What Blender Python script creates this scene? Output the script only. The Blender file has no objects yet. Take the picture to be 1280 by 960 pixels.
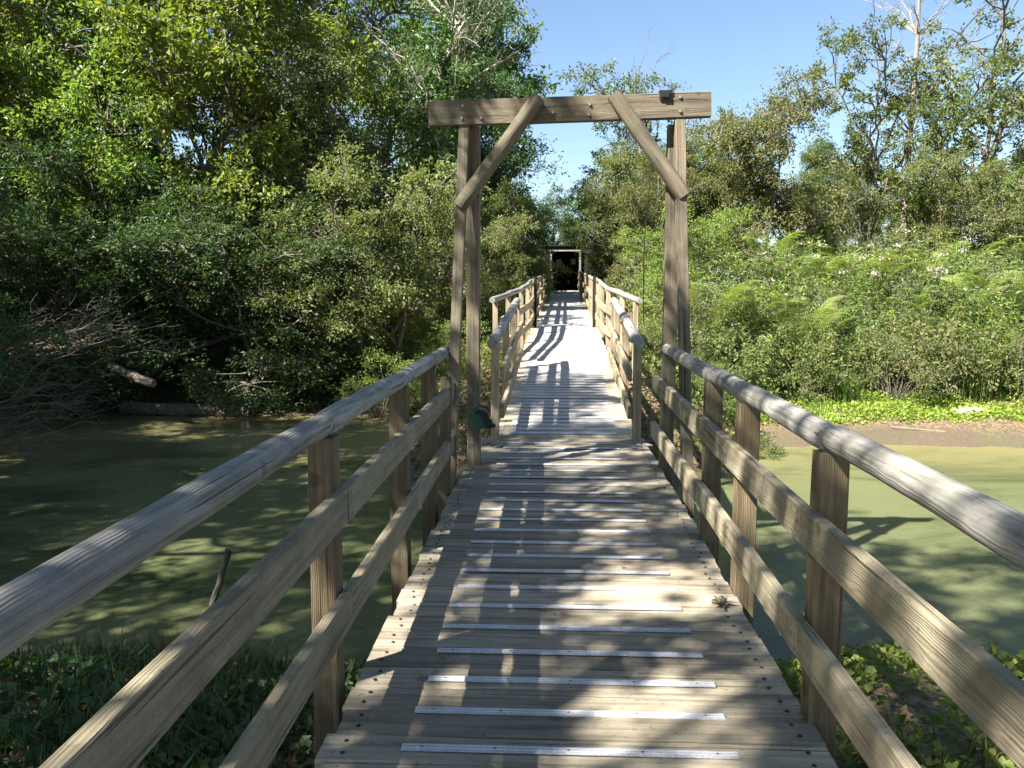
import bpy, bmesh, math, random
import numpy as np
from mathutils import Vector, Matrix

S = bpy.context.scene
COL = S.collection
R = math.radians

# ------------------------------------------------------------------ camera
EYE = 1.55
cd = bpy.data.cameras.new('camera')
cam = bpy.data.objects.new('camera', cd)
COL.objects.link(cam)
cd.sensor_width = 36.0
cd.lens = 36.0 * 1000 / 1280
cd.clip_start = 0.05
cd.clip_end = 3000
cam.location = (0, 0, EYE)
cam.rotation_euler = (R(90 - 6.79), 0, R(2.67))
S.camera = cam

# ------------------------------------------------------------------ light
SUN = Vector((-0.75, -0.58, 1.0)).normalized()
elev = math.asin(SUN.z)
azim = math.atan2(SUN.x, SUN.y)
W = bpy.data.worlds.new('World')
S.world = W
W.use_nodes = True
nt = W.node_tree
sky = nt.nodes.new('ShaderNodeTexSky')
sky.sky_type = 'NISHITA'
sky.sun_disc = False
sky.sun_elevation = elev
sky.sun_rotation = azim % (2 * math.pi)
sky.air_density = 1.0
sky.dust_density = 0.5
sky.ozone_density = 2.2
bg = nt.nodes['Background']
bg.inputs['Strength'].default_value = 0.051
nt.links.new(sky.outputs[0], bg.inputs['Color'])
ld = bpy.data.lights.new('sun', 'SUN')
ld.energy = 5.0
ld.angle = R(0.53)
ld.color = (1.0, 0.95, 0.87)
sun = bpy.data.objects.new('sun', ld)
COL.objects.link(sun)
sun.rotation_euler = SUN.to_track_quat('Z', 'Y').to_euler()
S.view_settings.view_transform = 'Standard'
S.view_settings.look = 'None'
S.view_settings.exposure = 2.1
S.view_settings.gamma = 1.0
S.cycles.max_bounces = 6
S.cycles.diffuse_bounces = 3
S.cycles.glossy_bounces = 2
S.cycles.transmission_bounces = 3


# ------------------------------------------------------------------ object helpers
def tag(o, label=None, cat=None, group=None, kind=None):
    if label: o['label'] = label
    if cat: o['category'] = cat
    if group: o['group'] = group
    if kind: o['kind'] = kind
    return o


def empty(name, loc=(0, 0, 0), label=None, cat=None, group=None):
    o = bpy.data.objects.new(name, None)
    o.empty_display_size = 0.2
    COL.objects.link(o)
    o.location = loc
    return tag(o, label, cat, group)


def link(name, me, mat=None, parent=None, loc=None, smooth=False):
    o = bpy.data.objects.new(name, me)
    COL.objects.link(o)
    if mat is not None:
        if isinstance(mat, (list, tuple)):
            for m in mat: me.materials.append(m)
        elif not me.materials:
            me.materials.append(mat)
    if parent: o.parent = parent
    if loc is not None: o.location = loc
    if smooth: me.shade_smooth()
    return o


def copy_tree(o, parent=None):
    c = o.copy()
    COL.objects.link(c)
    c.parent = parent
    for ch in list(o.children):
        copy_tree(ch, c)
    return c


class MB:
    """collects polygons as numpy blocks and links them as one mesh"""
    def __init__(s):
        s.v = []; s.f = []; s.t = []; s.m = []; s.n = 0

    def add(s, v, f, tint=None, mi=0):
        v = np.asarray(v, dtype=np.float32).reshape(-1, 3)
        f = np.asarray(f, dtype=np.int32)
        if f.ndim == 1: f = f.reshape(-1, 4)
        s.v.append(v); s.f.append(f + s.n)
        if tint is None: tint = 0.5
        s.t.append(np.broadcast_to(np.asarray(tint, dtype=np.float32), (len(f),)))
        s.m.append(np.full(len(f), mi, dtype=np.int32))
        s.n += len(v)

    def mesh(s, name):
        me = bpy.data.meshes.new(name)
        v = np.concatenate(s.v) if s.v else np.zeros((0, 3), np.float32)
        me.vertices.add(len(v))
        me.vertices.foreach_set('co', v.ravel())
        loops = np.concatenate([f.ravel() for f in s.f])
        tot = np.concatenate([np.full(len(f), f.shape[1], np.int32) for f in s.f])
        start = np.concatenate([[0], np.cumsum(tot)[:-1]]).astype(np.int32)
        me.loops.add(len(loops))
        me.loops.foreach_set('vertex_index', loops)
        me.polygons.add(len(tot))
        me.polygons.foreach_set('loop_start', start)
        me.polygons.foreach_set('loop_total', tot)
        me.polygons.foreach_set('material_index', np.concatenate(s.m))
        me.update(calc_edges=True)
        a = me.attributes.new('tint', 'FLOAT', 'FACE')
        a.data.foreach_set('value', np.concatenate(s.t).astype(np.float32))
        me.shade_flat()
        return me


# ------------------------------------------------------------------ material helpers
def newmat(name):
    m = bpy.data.materials.new(name)
    m.use_nodes = True
    nt = m.node_tree
    b = nt.nodes['Principled BSDF']
    return m, nt, b


def N(nt, typ, **kw):
    n = nt.nodes.new(typ)
    for k, v in kw.items():
        if k in n.inputs: n.inputs[k].default_value = v
        else: setattr(n, k, v)
    return n


def ramp(nt, fac, stops):
    r = nt.nodes.new('ShaderNodeValToRGB')
    el = r.color_ramp.elements
    while len(el) < len(stops): el.new(0.5)
    for e, (p, c) in zip(el, stops):
        e.position = p
        e.color = (c[0], c[1], c[2], 1) if hasattr(c, '__len__') else (c, c, c, 1)
    nt.links.new(fac, r.inputs[0])
    return r.outputs[0]


def mix(nt, fac, a, b, mode='MIX'):
    m = nt.nodes.new('ShaderNodeMix')
    m.data_type = 'RGBA'; m.blend_type = mode
    for sock, v in ((m.inputs['Factor'], fac), (m.inputs['A'], a), (m.inputs['B'], b)):
        if hasattr(v, 'is_linked') or hasattr(v, 'links'): nt.links.new(v, sock)
        elif hasattr(v, '__len__'): sock.default_value = (v[0], v[1], v[2], 1)
        else: sock.default_value = v
    return m.outputs['Result']


def math_(nt, op, a, b=0.0):
    m = nt.nodes.new('ShaderNodeMath'); m.operation = op
    for s_, v in ((m.inputs[0], a), (m.inputs[1], b)):
        if hasattr(v, 'links'): nt.links.new(v, s_)
        else: s_.default_value = v
    return m.outputs[0]


def wood(name, light, mid, dark, grain=1.0, rough=0.8, moss=0.0, deck=False, spots=0.0):
    """weathered timber, grain along the object's X axis"""
    m, nt, b = newmat(name)
    tc = N(nt, 'ShaderNodeTexCoord')
    oi = N(nt, 'ShaderNodeObjectInfo')
    at = N(nt, 'ShaderNodeAttribute', attribute_name='tint')
    off = N(nt, 'ShaderNodeVectorMath', operation='SCALE')
    off.inputs[0].default_value = (37.1, 0.15, 0.11)
    nt.links.new(math_(nt, 'ADD', oi.outputs['Random'], at.outputs['Fac']), off.inputs['Scale'])
    add = N(nt, 'ShaderNodeVectorMath', operation='ADD')
    nt.links.new(tc.outputs['Object'], add.inputs[0])
    nt.links.new(off.outputs[0], add.inputs[1])
    mp = N(nt, 'ShaderNodeMapping')
    mp.inputs['Scale'].default_value = (1.6, 34 * grain, 34 * grain)
    nt.links.new(add.outputs[0], mp.inputs[0])
    n1 = N(nt, 'ShaderNodeTexNoise', Scale=1.0, Detail=7.0, Roughness=0.62, Distortion=0.25)
    nt.links.new(mp.outputs[0], n1.inputs['Vector'])
    # growth rings about the X axis, pulled about by knots
    mp2 = N(nt, 'ShaderNodeMapping')
    mp2.inputs['Scale'].default_value = (0.35, 1.0, 1.0)
    nt.links.new(add.outputs[0], mp2.inputs[0])
    wv = N(nt, 'ShaderNodeTexWave', wave_type='RINGS', rings_direction='X', Scale=42.0 * grain,
           Distortion=9.0, Detail=2.5)
    wv.inputs['Detail Scale'].default_value = 0.35
    nt.links.new(mp2.outputs[0], wv.inputs['Vector'])
    n2 = N(nt, 'ShaderNodeTexNoise', Scale=2.3, Detail=5.0, Roughness=0.65)
    nt.links.new(add.outputs[0], n2.inputs['Vector'])
    base = ramp(nt, n1.outputs['Fac'], [(0.28, dark), (0.47, mid), (0.70, light)])
    rings = ramp(nt, wv.outputs['Fac'], [(0.0, 0.72), (0.25, 0.97), (1.0, 1.04)])
    c = mix(nt, 0.5, base, rings, 'MULTIPLY')
    blot = ramp(nt, n2.outputs['Fac'], [(0.30, (0.50, 0.51, 0.51)), (0.45, (0.82, 0.82, 0.80)), (0.65, (1.12, 1.08, 1.02))])
    c = mix(nt, 0.75, c, blot, 'MULTIPLY')
    # dark checks and knots
    n3 = N(nt, 'ShaderNodeTexNoise', Scale=1.0, Detail=2.0, Roughness=0.5)
    mp3 = N(nt, 'ShaderNodeMapping')
    mp3.inputs['Scale'].default_value = (1.1, 60, 60)
    nt.links.new(add.outputs[0], mp3.inputs[0])
    nt.links.new(mp3.outputs[0], n3.inputs['Vector'])
    crack = ramp(nt, n3.outputs['Fac'], [(0.30, 1.0), (0.345, 0.0)])
    vo = N(nt, 'ShaderNodeTexVoronoi', Scale=2.4)
    nt.links.new(add.outputs[0], vo.inputs['Vector'])
    knot = ramp(nt, vo.outputs['Distance'], [(0.05, 1.0), (0.085, 0.0)])
    hole = math_(nt, 'MAXIMUM', crack, math_(nt, 'MULTIPLY', knot, 0.7))
    c = mix(nt, math_(nt, 'MULTIPLY', hole, 0.75), c, tuple(x * 0.28 for x in dark))
    if moss:
        n4 = N(nt, 'ShaderNodeTexNoise', Scale=5.0, Detail=6.0, Roughness=0.7)
        nt.links.new(add.outputs[0], n4.inputs['Vector'])
        f = ramp(nt, n4.outputs['Fac'], [(0.50, 0.0), (0.66, 1.0)])
        c = mix(nt, math_(nt, 'MULTIPLY', f, moss), c, (0.13, 0.15, 0.085))
    if spots:
        n5 = N(nt, 'ShaderNodeTexNoise', Scale=34.0, Detail=3.0, Roughness=0.7)
        nt.links.new(tc.outputs['Object'], n5.inputs['Vector'])
        f = ramp(nt, n5.outputs['Fac'], [(0.60, 0.0), (0.70, 1.0)])
        c = mix(nt, math_(nt, 'MULTIPLY', f, spots), c, (0.05, 0.042, 0.032))
    # board to board variation
    v = math_(nt, 'ADD', math_(nt, 'MULTIPLY', oi.outputs['Random'], 0.0 if deck else 0.34),
              math_(nt, 'MULTIPLY', at.outputs['Fac'], 0.5 if deck else 0.0))
    v = math_(nt, 'ADD', v, 0.74 if deck else 0.84)
    cc = N(nt, 'ShaderNodeCombineColor')
    for i in range(3): nt.links.new(v, cc.inputs[i])
    c = mix(nt, 1.0, c, cc.outputs[0], 'MULTIPLY')
    nt.links.new(c, b.inputs['Base Color'])
    b.inputs['Roughness'].default_value = rough
    b.inputs['Specular IOR Level'].default_value = 0.35
    hgt = math_(nt, 'SUBTRACT', math_(nt, 'ADD', n1.outputs['Fac'], math_(nt, 'MULTIPLY', wv.outputs['Fac'], 0.35)), hole)
    bp = N(nt, 'ShaderNodeBump', Strength=0.55, Distance=0.006)
    nt.links.new(hgt, bp.inputs['Height'])
    nt.links.new(bp.outputs[0], b.inputs['Normal'])
    return m


def plain(name, col, rough=0.6, metal=0.0, noise=0.25, scale=20.0, spec=0.5):
    m, nt, b = newmat(name)
    tc = N(nt, 'ShaderNodeTexCoord')
    n = N(nt, 'ShaderNodeTexNoise', Scale=scale, Detail=5.0, Roughness=0.65)
    nt.links.new(tc.outputs['Object'], n.inputs['Vector'])
    lo = tuple(x * (1 - noise) for x in col); hi = tuple(min(1, x * (1 + noise)) for x in col)
    nt.links.new(ramp(nt, n.outputs['Fac'], [(0.3, lo), (0.7, hi)]), b.inputs['Base Color'])
    b.inputs['Roughness'].default_value = rough
    b.inputs['Metallic'].default_value = metal
    b.inputs['Specular IOR Level'].default_value = spec
    return m


def leafmat(name, a, bcol, accent=None, acc=0.0, trans=0.40, rough=0.52, spec=0.3):
    m, nt, b = newmat(name)
    out = nt.nodes['Material Output']
    at = N(nt, 'ShaderNodeAttribute', attribute_name='tint')
    oi = N(nt, 'ShaderNodeObjectInfo')
    geo = N(nt, 'ShaderNodeTexCoord')
    n = N(nt, 'ShaderNodeTexNoise', Scale=0.9, Detail=3.0)
    nt.links.new(geo.outputs['Object'], n.inputs['Vector'])
    t = math_(nt, 'ADD', math_(nt, 'MULTIPLY', at.outputs['Fac'], 0.6), math_(nt, 'MULTIPLY', n.outputs['Fac'], 0.5))
    c = ramp(nt, t, [(0.25, a), (0.8, bcol)])
    if accent:
        f = ramp(nt, at.outputs['Fac'], [(1 - acc - 0.01, 0.0), (1 - acc, 1.0)])
        c = mix(nt, f, c, accent)
    hs = N(nt, 'ShaderNodeHueSaturation')
    nt.links.new(math_(nt, 'ADD', math_(nt, 'MULTIPLY', oi.outputs['Random'], 0.035), 0.482), hs.inputs['Hue'])
    nt.links.new(math_(nt, 'ADD', math_(nt, 'MULTIPLY', oi.outputs['Random'], 0.3), 0.85), hs.inputs['Value'])
    nt.links.new(c, hs.inputs['Color'])
    c = hs.outputs[0]
    nt.links.new(c, b.inputs['Base Color'])
    b.inputs['Roughness'].default_value = rough
    b.inputs['Specular IOR Level'].default_value = spec
    tr = N(nt, 'ShaderNodeBsdfTranslucent')
    tc = mix(nt, 1.0, c, (1.25, 1.45, 0.45), 'MULTIPLY')
    nt.links.new(tc, tr.inputs['Color'])
    ms = N(nt, 'ShaderNodeMixShader')
    ms.inputs[0].default_value = trans
    nt.links.new(b.outputs[0], ms.inputs[1])
    nt.links.new(tr.outputs[0], ms.inputs[2])
    nt.links.new(ms.outputs[0], out.inputs['Surface'])
    return m


M_LOG = wood('weathered_log', (0.40, 0.385, 0.35), (0.27, 0.26, 0.235), (0.10, 0.096, 0.085), 1.0, moss=0.35, spots=0.25)
M_BOARD = wood('weathered_board', (0.39, 0.335, 0.235), (0.285, 0.245, 0.165), (0.16, 0.135, 0.09), 1.3, moss=0.3, spots=0.45)
M_POST = wood('post_timber', (0.215, 0.16, 0.095), (0.135, 0.10, 0.06), (0.065, 0.05, 0.032), 1.1, moss=0.3, spots=0.3)
M_GATE = wood('shaded_gate_timber', (0.215, 0.175, 0.12), (0.14, 0.115, 0.08), (0.06, 0.05, 0.037), 1.2, moss=0.5, spots=0.4)  # timber darkened partly to stand in for tree shade on the crossbeam
M_PALE = wood('pale_timber', (0.43, 0.36, 0.245), (0.32, 0.26, 0.17), (0.16, 0.125, 0.08), 1.0, moss=0.2, spots=0.3)
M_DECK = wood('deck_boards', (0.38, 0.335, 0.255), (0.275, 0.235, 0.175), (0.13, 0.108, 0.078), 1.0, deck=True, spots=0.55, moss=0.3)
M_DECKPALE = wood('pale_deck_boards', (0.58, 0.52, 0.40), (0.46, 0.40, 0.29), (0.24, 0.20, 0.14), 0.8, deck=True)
M_DARK = wood('dark_shaded_boards', (0.020, 0.017, 0.014), (0.013, 0.011, 0.009), (0.007, 0.006, 0.005), 0.6)  # on the hide walls this near-black stands in for shade
M_SCREW = plain('screw_heads', (0.03, 0.025, 0.022), 0.5, 0.6)
M_STEEL = plain('galvanised_bolts', (0.35, 0.34, 0.33), 0.45, 0.8)
M_BLACK = plain('black_plastic', (0.012, 0.013, 0.013), 0.45)
M_GREEN = plain('green_plastic', (0.02, 0.10, 0.06), 0.5)
M_PAPER = plain('faded_notice', (0.62, 0.60, 0.54), 0.8)
M_PLATE = plain('speckled_plate', (0.20, 0.17, 0.16), 0.8, 0.0, 0.6, 90)


def strip_mat():
    m, nt, b = newmat('grip_strip_metal')
    tc = N(nt, 'ShaderNodeTexCoord')
    n = N(nt, 'ShaderNodeTexNoise', Scale=170.0, Detail=2.0)
    nt.links.new(tc.outputs['Object'], n.inputs['Vector'])
    n2 = N(nt, 'ShaderNodeTexNoise', Scale=6.0, Detail=5.0, Roughness=0.7)
    nt.links.new(tc.outputs['Object'], n2.inputs['Vector'])
    c = ramp(nt, n.outputs['Fac'], [(0.35, (0.48, 0.48, 0.51)), (0.65, (0.74, 0.74, 0.77))])
    c = mix(nt, 0.8, c, ramp(nt, n2.outputs['Fac'], [(0.3, 0.62), (0.6, 1.0)]), 'MULTIPLY')
    at = N(nt, 'ShaderNodeAttribute', attribute_name='tint')
    c = mix(nt, 1.0, c, ramp(nt, at.outputs['Fac'], [(0.0, 0.55), (1.0, 1.15)]), 'MULTIPLY')
    nt.links.new(c, b.inputs['Base Color'])
    b.inputs['Roughness'].default_value = 0.45
    b.inputs['Metallic'].default_value = 0.1
    bp = N(nt, 'ShaderNodeBump', Strength=0.4, Distance=0.002)
    nt.links.new(n.outputs['Fac'], bp.inputs['Height'])
    nt.links.new(bp.outputs[0], b.inputs['Normal'])
    return m


M_STRIP = strip_mat()


def bark(name, a, b_, scale=1.0):
    m, nt, b = newmat(name)
    tc = N(nt, 'ShaderNodeTexCoord')
    mp = N(nt, 'ShaderNodeMapping'); mp.inputs['Scale'].default_value = (9 * scale, 9 * scale, 2 * scale)
    nt.links.new(tc.outputs['Object'], mp.inputs[0])
    n = N(nt, 'ShaderNodeTexNoise', Scale=1.0, Detail=7.0, Roughness=0.7)
    nt.links.new(mp.outputs[0], n.inputs['Vector'])
    nt.links.new(ramp(nt, n.outputs['Fac'], [(0.32, a), (0.68, b_)]), b.inputs['Base Color'])
    b.inputs['Roughness'].default_value = 0.9
    bp = N(nt, 'ShaderNodeBump', Strength=0.7, Distance=0.02)
    nt.links.new(n.outputs['Fac'], bp.inputs['Height'])
    nt.links.new(bp.outputs[0], b.inputs['Normal'])
    return m


M_BARK = bark('grey_brown_bark', (0.05, 0.042, 0.032), (0.17, 0.145, 0.11))
M_BARKPALE = bark('pale_bark', (0.20, 0.17, 0.14), (0.42, 0.38, 0.32))
M_BIRCH = bark('bleached_bark', (0.15, 0.12, 0.10), (0.30, 0.26, 0.215), 0.6)

# ------------------------------------------------------------------ terrain
WATER = -1.1
RNG = np.random.default_rng(11)


def sstep(a, b, x):
    t = np.clip((x - a) / (b - a), 0, 1)
    return t * t * (3 - 2 * t)


def vnoise(x, y, s=1.0, seed=0):
    r = 0
    rs = np.random.default_rng(100 + seed)
    for k in range(5):
        a = rs.uniform(0, 6.28, 3); f = s * 1.7 ** k
        an = rs.uniform(0, 3.14)
        u = np.cos(an) * x + np.sin(an) * y; v = -np.sin(an) * x + np.cos(an) * y
        r = r + np.sin(u * f + a[0] + 1.3 * np.sin(v * f * 0.7 + a[1])) / 1.6 ** k
    return r / 2.2


DECKZ = [(-3, 0.0), (8.0, 0.0), (11.4, 0.30), (18.0, 0.70), (42.6, 1.45), (60, 1.6)]
CENX = [(-3, 0.09), (7.0, 0.12), (8.1, 0.17), (18.0, 0.34), (42.6, 0.83), (60, 1.1)]


def deckz(y): return np.interp(y, [p[0] for p in DECKZ], [p[1] for p in DECKZ])
def cenx(y): return np.interp(y, [p[0] for p in CENX], [p[1] for p in CENX])


def ground_h(x, y):
    x = np.asarray(x, float); y = np.asarray(y, float)
    n = vnoise(x, y, 0.5, 1); n2 = vnoise(x, y, 1.9, 2)
    near = 5.3 + 0.35 * vnoise(x, x * 0, 0.8, 3)
    far = np.where(x < 0.5, 16.4, 13.7) + 0.35 * vnoise(x, x * 0, 0.6, 4)
    far = 16.3 + (13.6 - 16.3) * sstep(-1.5, 2.5, x) + 0.35 * vnoise(x, x * 0, 0.6, 4)
    d = y - far
    right = sstep(-1, 3, x)
    hf = WATER + 0.16 * np.clip(d, 0, 1.3) + 0.13 * np.clip(d - 1.3, 0, 3.0) + \
        (0.27 * right + 0.10 * (1 - right)) * np.clip(d - 4, 0, 9) + 0.03 * np.clip(d - 13, 0, 60) + 0.12 * n * sstep(1, 4, d)
    dn = near - y
    hn = WATER + 0.42 * np.clip(dn, 0, 1.6) + 0.10 * np.clip(dn - 1.6, 0, 4) + 0.05 * n * sstep(0, 2, dn)
    bed = WATER - 0.6 * sstep(0, 1.2, np.minimum(y - near, far - y))
    h = np.where(y > far, hf, np.where(y < near, hn, bed))
    h = h + 0.03 * (n2 + vnoise(x, y, 4.1, 7)) * sstep(-0.6, 0.6, np.maximum(d, dn))
    # embankment that carries the ramp
    c = cenx(y)
    top = deckz(y) - 0.22
    prof = WATER - 0.6 + (top - WATER + 0.6) * sstep(9.0, 13.0, y)
    w = 1 - sstep(1.15, 3.6, np.abs(x - c))
    h = np.where(y > 8.5, h + (prof - h) * w, h)
    return h


def axis(lo, hi, step, far, lo2=None):
    core = np.arange(lo, hi + 1e-6, step)
    out = [hi]; s = step
    while out[-1] < far:
        s *= 1.35; out.append(out[-1] + s)
    outn = [lo]; s = step
    while outn[-1] > -(lo2 or far):
        s *= 1.35; outn.append(outn[-1] - s)
    return np.concatenate([outn[:0:-1], core, out[1:]])


gx = axis(-26, 26, 0.25, 900); gy = axis(-6, 50, 0.25, 1200, 900)
X, Y = np.meshgrid(gx, gy)
H = ground_h(X, Y)
mb = MB()
nx, ny = len(gx), len(gy)
idx = np.arange(nx * ny).reshape(ny, nx)
mb.add(np.stack([X, Y, H], -1).reshape(-1, 3), np.stack([idx[:-1, :-1], idx[:-1, 1:], idx[1:, 1:], idx[1:, :-1]], -1).reshape(-1, 4))


def ground_mat():
    m, nt, b = newmat('bank_soil')
    tc = N(nt, 'ShaderNodeTexCoord')
    sp = N(nt, 'ShaderNodeSeparateXYZ')
    nt.links.new(tc.outputs['Object'], sp.inputs[0])
    n = N(nt, 'ShaderNodeTexNoise', Scale=1.3, Detail=8.0, Roughness=0.65)
    nt.links.new(tc.outputs['Object'], n.inputs['Vector'])
    n2 = N(nt, 'ShaderNodeTexNoise', Scale=22.0, Detail=5.0, Roughness=0.7)
    nt.links.new(tc.outputs['Object'], n2.inputs['Vector'])
    mud = ramp(nt, n2.outputs['Fac'], [(0.3, (0.060, 0.042, 0.024)), (0.55, (0.10, 0.073, 0.044)), (0.75, (0.145, 0.11, 0.07))])
    vo = N(nt, 'ShaderNodeTexVoronoi', Scale=24.0)
    nt.links.new(tc.outputs['Object'], vo.inputs['Vector'])
    litter = ramp(nt, vo.outputs['Color'], [(0.2, (0.06, 0.04, 0.022)), (0.5, (0.15, 0.09, 0.05)), (0.8, (0.25, 0.165, 0.095))])
    f = math_(nt, 'ADD', sp.outputs['Z'], math_(nt, 'MULTIPLY', n.outputs['Fac'], 0.25))
    c = mix(nt, ramp(nt, math_(nt, 'MULTIPLY', math_(nt, 'ADD', f, 1.0), 2.2), [(0.30, 0.0), (0.55, 1.0)]), mud, litter)
    gr = ramp(nt, n.outputs['Fac'], [(0.48, 0.0), (0.62, 0.7)])
    c = mix(nt, math_(nt, 'MULTIPLY', gr, 0.5), c, (0.07, 0.09, 0.03))
    nt.links.new(c, b.inputs['Base Color'])
    b.inputs['Roughness'].default_value = 0.85
    bp = N(nt, 'ShaderNodeBump', Strength=0.6, Distance=0.03)
    nt.links.new(n2.outputs['Fac'], bp.inputs['Height'])
    nt.links.new(bp.outputs[0], b.inputs['Normal'])
    return m


g = link('ground', mb.mesh('ground'), ground_mat(), smooth=True)
tag(g, kind='structure', label='brown muddy banks and leaf litter around the pond', cat='ground')


def water_mat():
    m, nt, b = newmat('duckweed_water')
    tc = N(nt, 'ShaderNodeTexCoord')
    mp = N(nt, 'ShaderNodeMapping'); mp.inputs['Scale'].default_value = (0.5, 0.9, 1)
    nt.links.new(tc.outputs['Object'], mp.inputs[0])
    n = N(nt, 'ShaderNodeTexNoise', Scale=0.7, Detail=9.0, Roughness=0.6, Distortion=0.6)
    nt.links.new(mp.outputs[0], n.inputs['Vector'])
    n2 = N(nt, 'ShaderNodeTexNoise', Scale=55.0, Detail=4.0, Roughness=0.8)
    nt.links.new(tc.outputs['Object'], n2.inputs['Vector'])
    n3 = N(nt, 'ShaderNodeTexNoise', Scale=260.0, Detail=1.0)
    nt.links.new(tc.outputs['Object'], n3.inputs['Vector'])
    scum = ramp(nt, n2.outputs['Fac'], [(0.3, (0.082, 0.092, 0.042)), (0.55, (0.12, 0.13, 0.062)), (0.75, (0.19, 0.195, 0.11))])
    cover = ramp(nt, n.outputs['Fac'], [(0.38, 0.0), (0.50, 0.85), (0.62, 1.0)])
    c = mix(nt, cover, (0.045, 0.060, 0.030), scum)
    # paler yellow silt along the shallows by the far right bank
    sp = N(nt, 'ShaderNodeSeparateXYZ')
    nt.links.new(tc.outputs['Object'], sp.inputs[0])
    sh = ramp(nt, math_(nt, 'MULTIPLY', math_(nt, 'ADD', sp.outputs['Y'], math_(nt, 'MULTIPLY', n.outputs['Fac'], 3.0)), 0.05), [(0.61, 0.0), (0.76, 1.0)])
    c = mix(nt, math_(nt, 'MULTIPLY', sh, 0.6), c, (0.22, 0.185, 0.08))
    fl = ramp(nt, n3.outputs['Fac'], [(0.735, 0.0), (0.75, 1.0)])
    c = mix(nt, math_(nt, 'MULTIPLY', fl, 0.6), c, (0.45, 0.47, 0.25))
    nt.links.new(c, b.inputs['Base Color'])
    nt.links.new(ramp(nt, cover, [(0.0, 0.06), (1.0, 0.33)]), b.inputs['Roughness'])
    b.inputs['IOR'].default_value = 1.33
    b.inputs['Specular IOR Level'].default_value = 0.4
    bp = N(nt, 'ShaderNodeBump', Strength=0.12, Distance=0.01)
    nt.links.new(n2.outputs['Fac'], bp.inputs['Height'])
    nt.links.new(bp.outputs[0], b.inputs['Normal'])
    return m


mb = MB()
mb.add([(-120, 3.5, WATER), (120, 3.5, WATER), (120, 19, WATER), (-120, 19, WATER)], [(0, 1, 2, 3)])
w = link('water', mb.mesh('water'), water_mat())
tag(w, kind='structure', label='still green pond water covered in duckweed scum', cat='water')


# ------------------------------------------------------------------ timber members
def jit(rng, s): return rng.uniform(-s, s)


def board_mesh(L, wy, wz, rng, bev=0.005, bow=0.004, nails=0):
    """box along X (0..L), centred on Y and Z, worn edges"""
    n = max(2, int(L / 0.25))
    sec = []
    b = bev
    hy, hz = wy / 2, wz / 2
    prof = [(-hy + b, -hz), (hy - b, -hz), (hy, -hz + b), (hy, hz - b), (hy - b, hz), (-hy + b, hz), (-hy, hz - b), (-hy, -hz + b)]
    v = []
    ph = rng.uniform(0, 6.28, 4)
    for i in range(n + 1):
        x = L * i / n
        oy = bow * math.sin(x * 1.1 + ph[0]); oz = bow * math.sin(x * 0.9 + ph[1])
        e = 0.003 if i in (0, n) else 0
        for k, (py, pz) in enumerate(prof):
            v.append((x + (jit(rng, 0.003) if e else 0), py * (1 - e * 8) + oy + jit(rng, 0.0012), pz * (1 - e * 8) + oz + jit(rng, 0.0012)))
    f = []
    for i in range(n):
        for k in range(8):
            a = i * 8 + k; c = i * 8 + (k + 1) % 8
            f.append((a, c, c + 8, a + 8))
    m = MB()
    m.add(v, f)
    m.add(v[:8], [tuple(range(7, -1, -1))])
    m.add(v[-8:], [tuple(range(8))])
    if nails:
        for xx in (0.03, L - 0.035):
            for zz in (-0.045, 0.0, 0.045):
                bolt_into(m, (xx + jit(rng, .008), nails * (hy + 0.001), zz + jit(rng, .006)), (0, nails, 0), 0.0048, 0.0015, 1)
    return m.mesh('board')


def log_mesh(L, r, rng, taper=0.06, flat=False):
    n = max(4, int(L / 0.07)); K = 22
    ph = rng.uniform(0, 6.28, 8)
    v = []
    ang = np.arange(K) / K * 2 * math.pi
    for i in range(n + 1):
        x = L * i / n
        rr = r * (1 + taper * (0.5 - i / n)) * (1 + 0.02 * math.sin(x * 5 + ph[0]) + 0.015 * math.sin(x * 13 + ph[1]))
        if i in (0, n): rr *= 0.94
        oy = 0.006 * math.sin(x * 1.6 + ph[2]); oz = 0.005 * math.sin(x * 1.9 + ph[3])
        a_r = rr * (1 + 0.03 * np.sin(2 * ang + ph[4] + x) + 0.02 * np.sin(3 * ang + ph[5] - x * 1.4) + rng.uniform(-0.008, 0.008, K))
        xs = x + (0.012 if i == 0 else (-0.012 if i == n else 0)) * 0
        v.append(np.stack([np.full(K, xs), np.cos(ang) * a_r + oy, np.sin(ang) * a_r + oz], -1))
    v = np.concatenate(v)
    f = []
    for i in range(n):
        for k in range(K):
            a = i * K + k; c = i * K + (k + 1) % K
            f.append((a, c, c + K, a + K))
    m = MB()
    m.add(v, f)
    m.add(v[:K], [tuple(range(K - 1, -1, -1))])
    m.add(v[-K:], [tuple(range(K))])
    me = m.mesh('log')
    me.shade_smooth()
    for p in me.polygons[-2:]: p.use_smooth = False
    return me


def orient(o, root, a, b, roll=0.0):
    """place o so local X runs from a to b (world), local Z as near up as possible"""
    a = Vector(a); b = Vector(b)
    d = (b - a).normalized()
    up = Vector((0, 0, 1))
    if abs(d.z) > 0.92: up = Vector((0, 1, 0))
    y = up.cross(d).normalized()
    z = d.cross(y).normalized()
    Mx = Matrix((d, y, z)).transposed()
    if roll: Mx = Matrix.Rotation(roll, 3, d) @ Mx
    o.rotation_mode = 'QUATERNION'
    o.rotation_quaternion = Mx.to_quaternion()
    o.location = a - (root.location if root else Vector((0, 0, 0)))


def board(name, root, a, b, wy, wz, mat, rng, roll=0.0, **k):
    L = (Vector(b) - Vector(a)).length
    o = link(name, board_mesh(L, wy, wz, rng, **k), mat, root)
    orient(o, root, a, b, roll)
    return o


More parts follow.
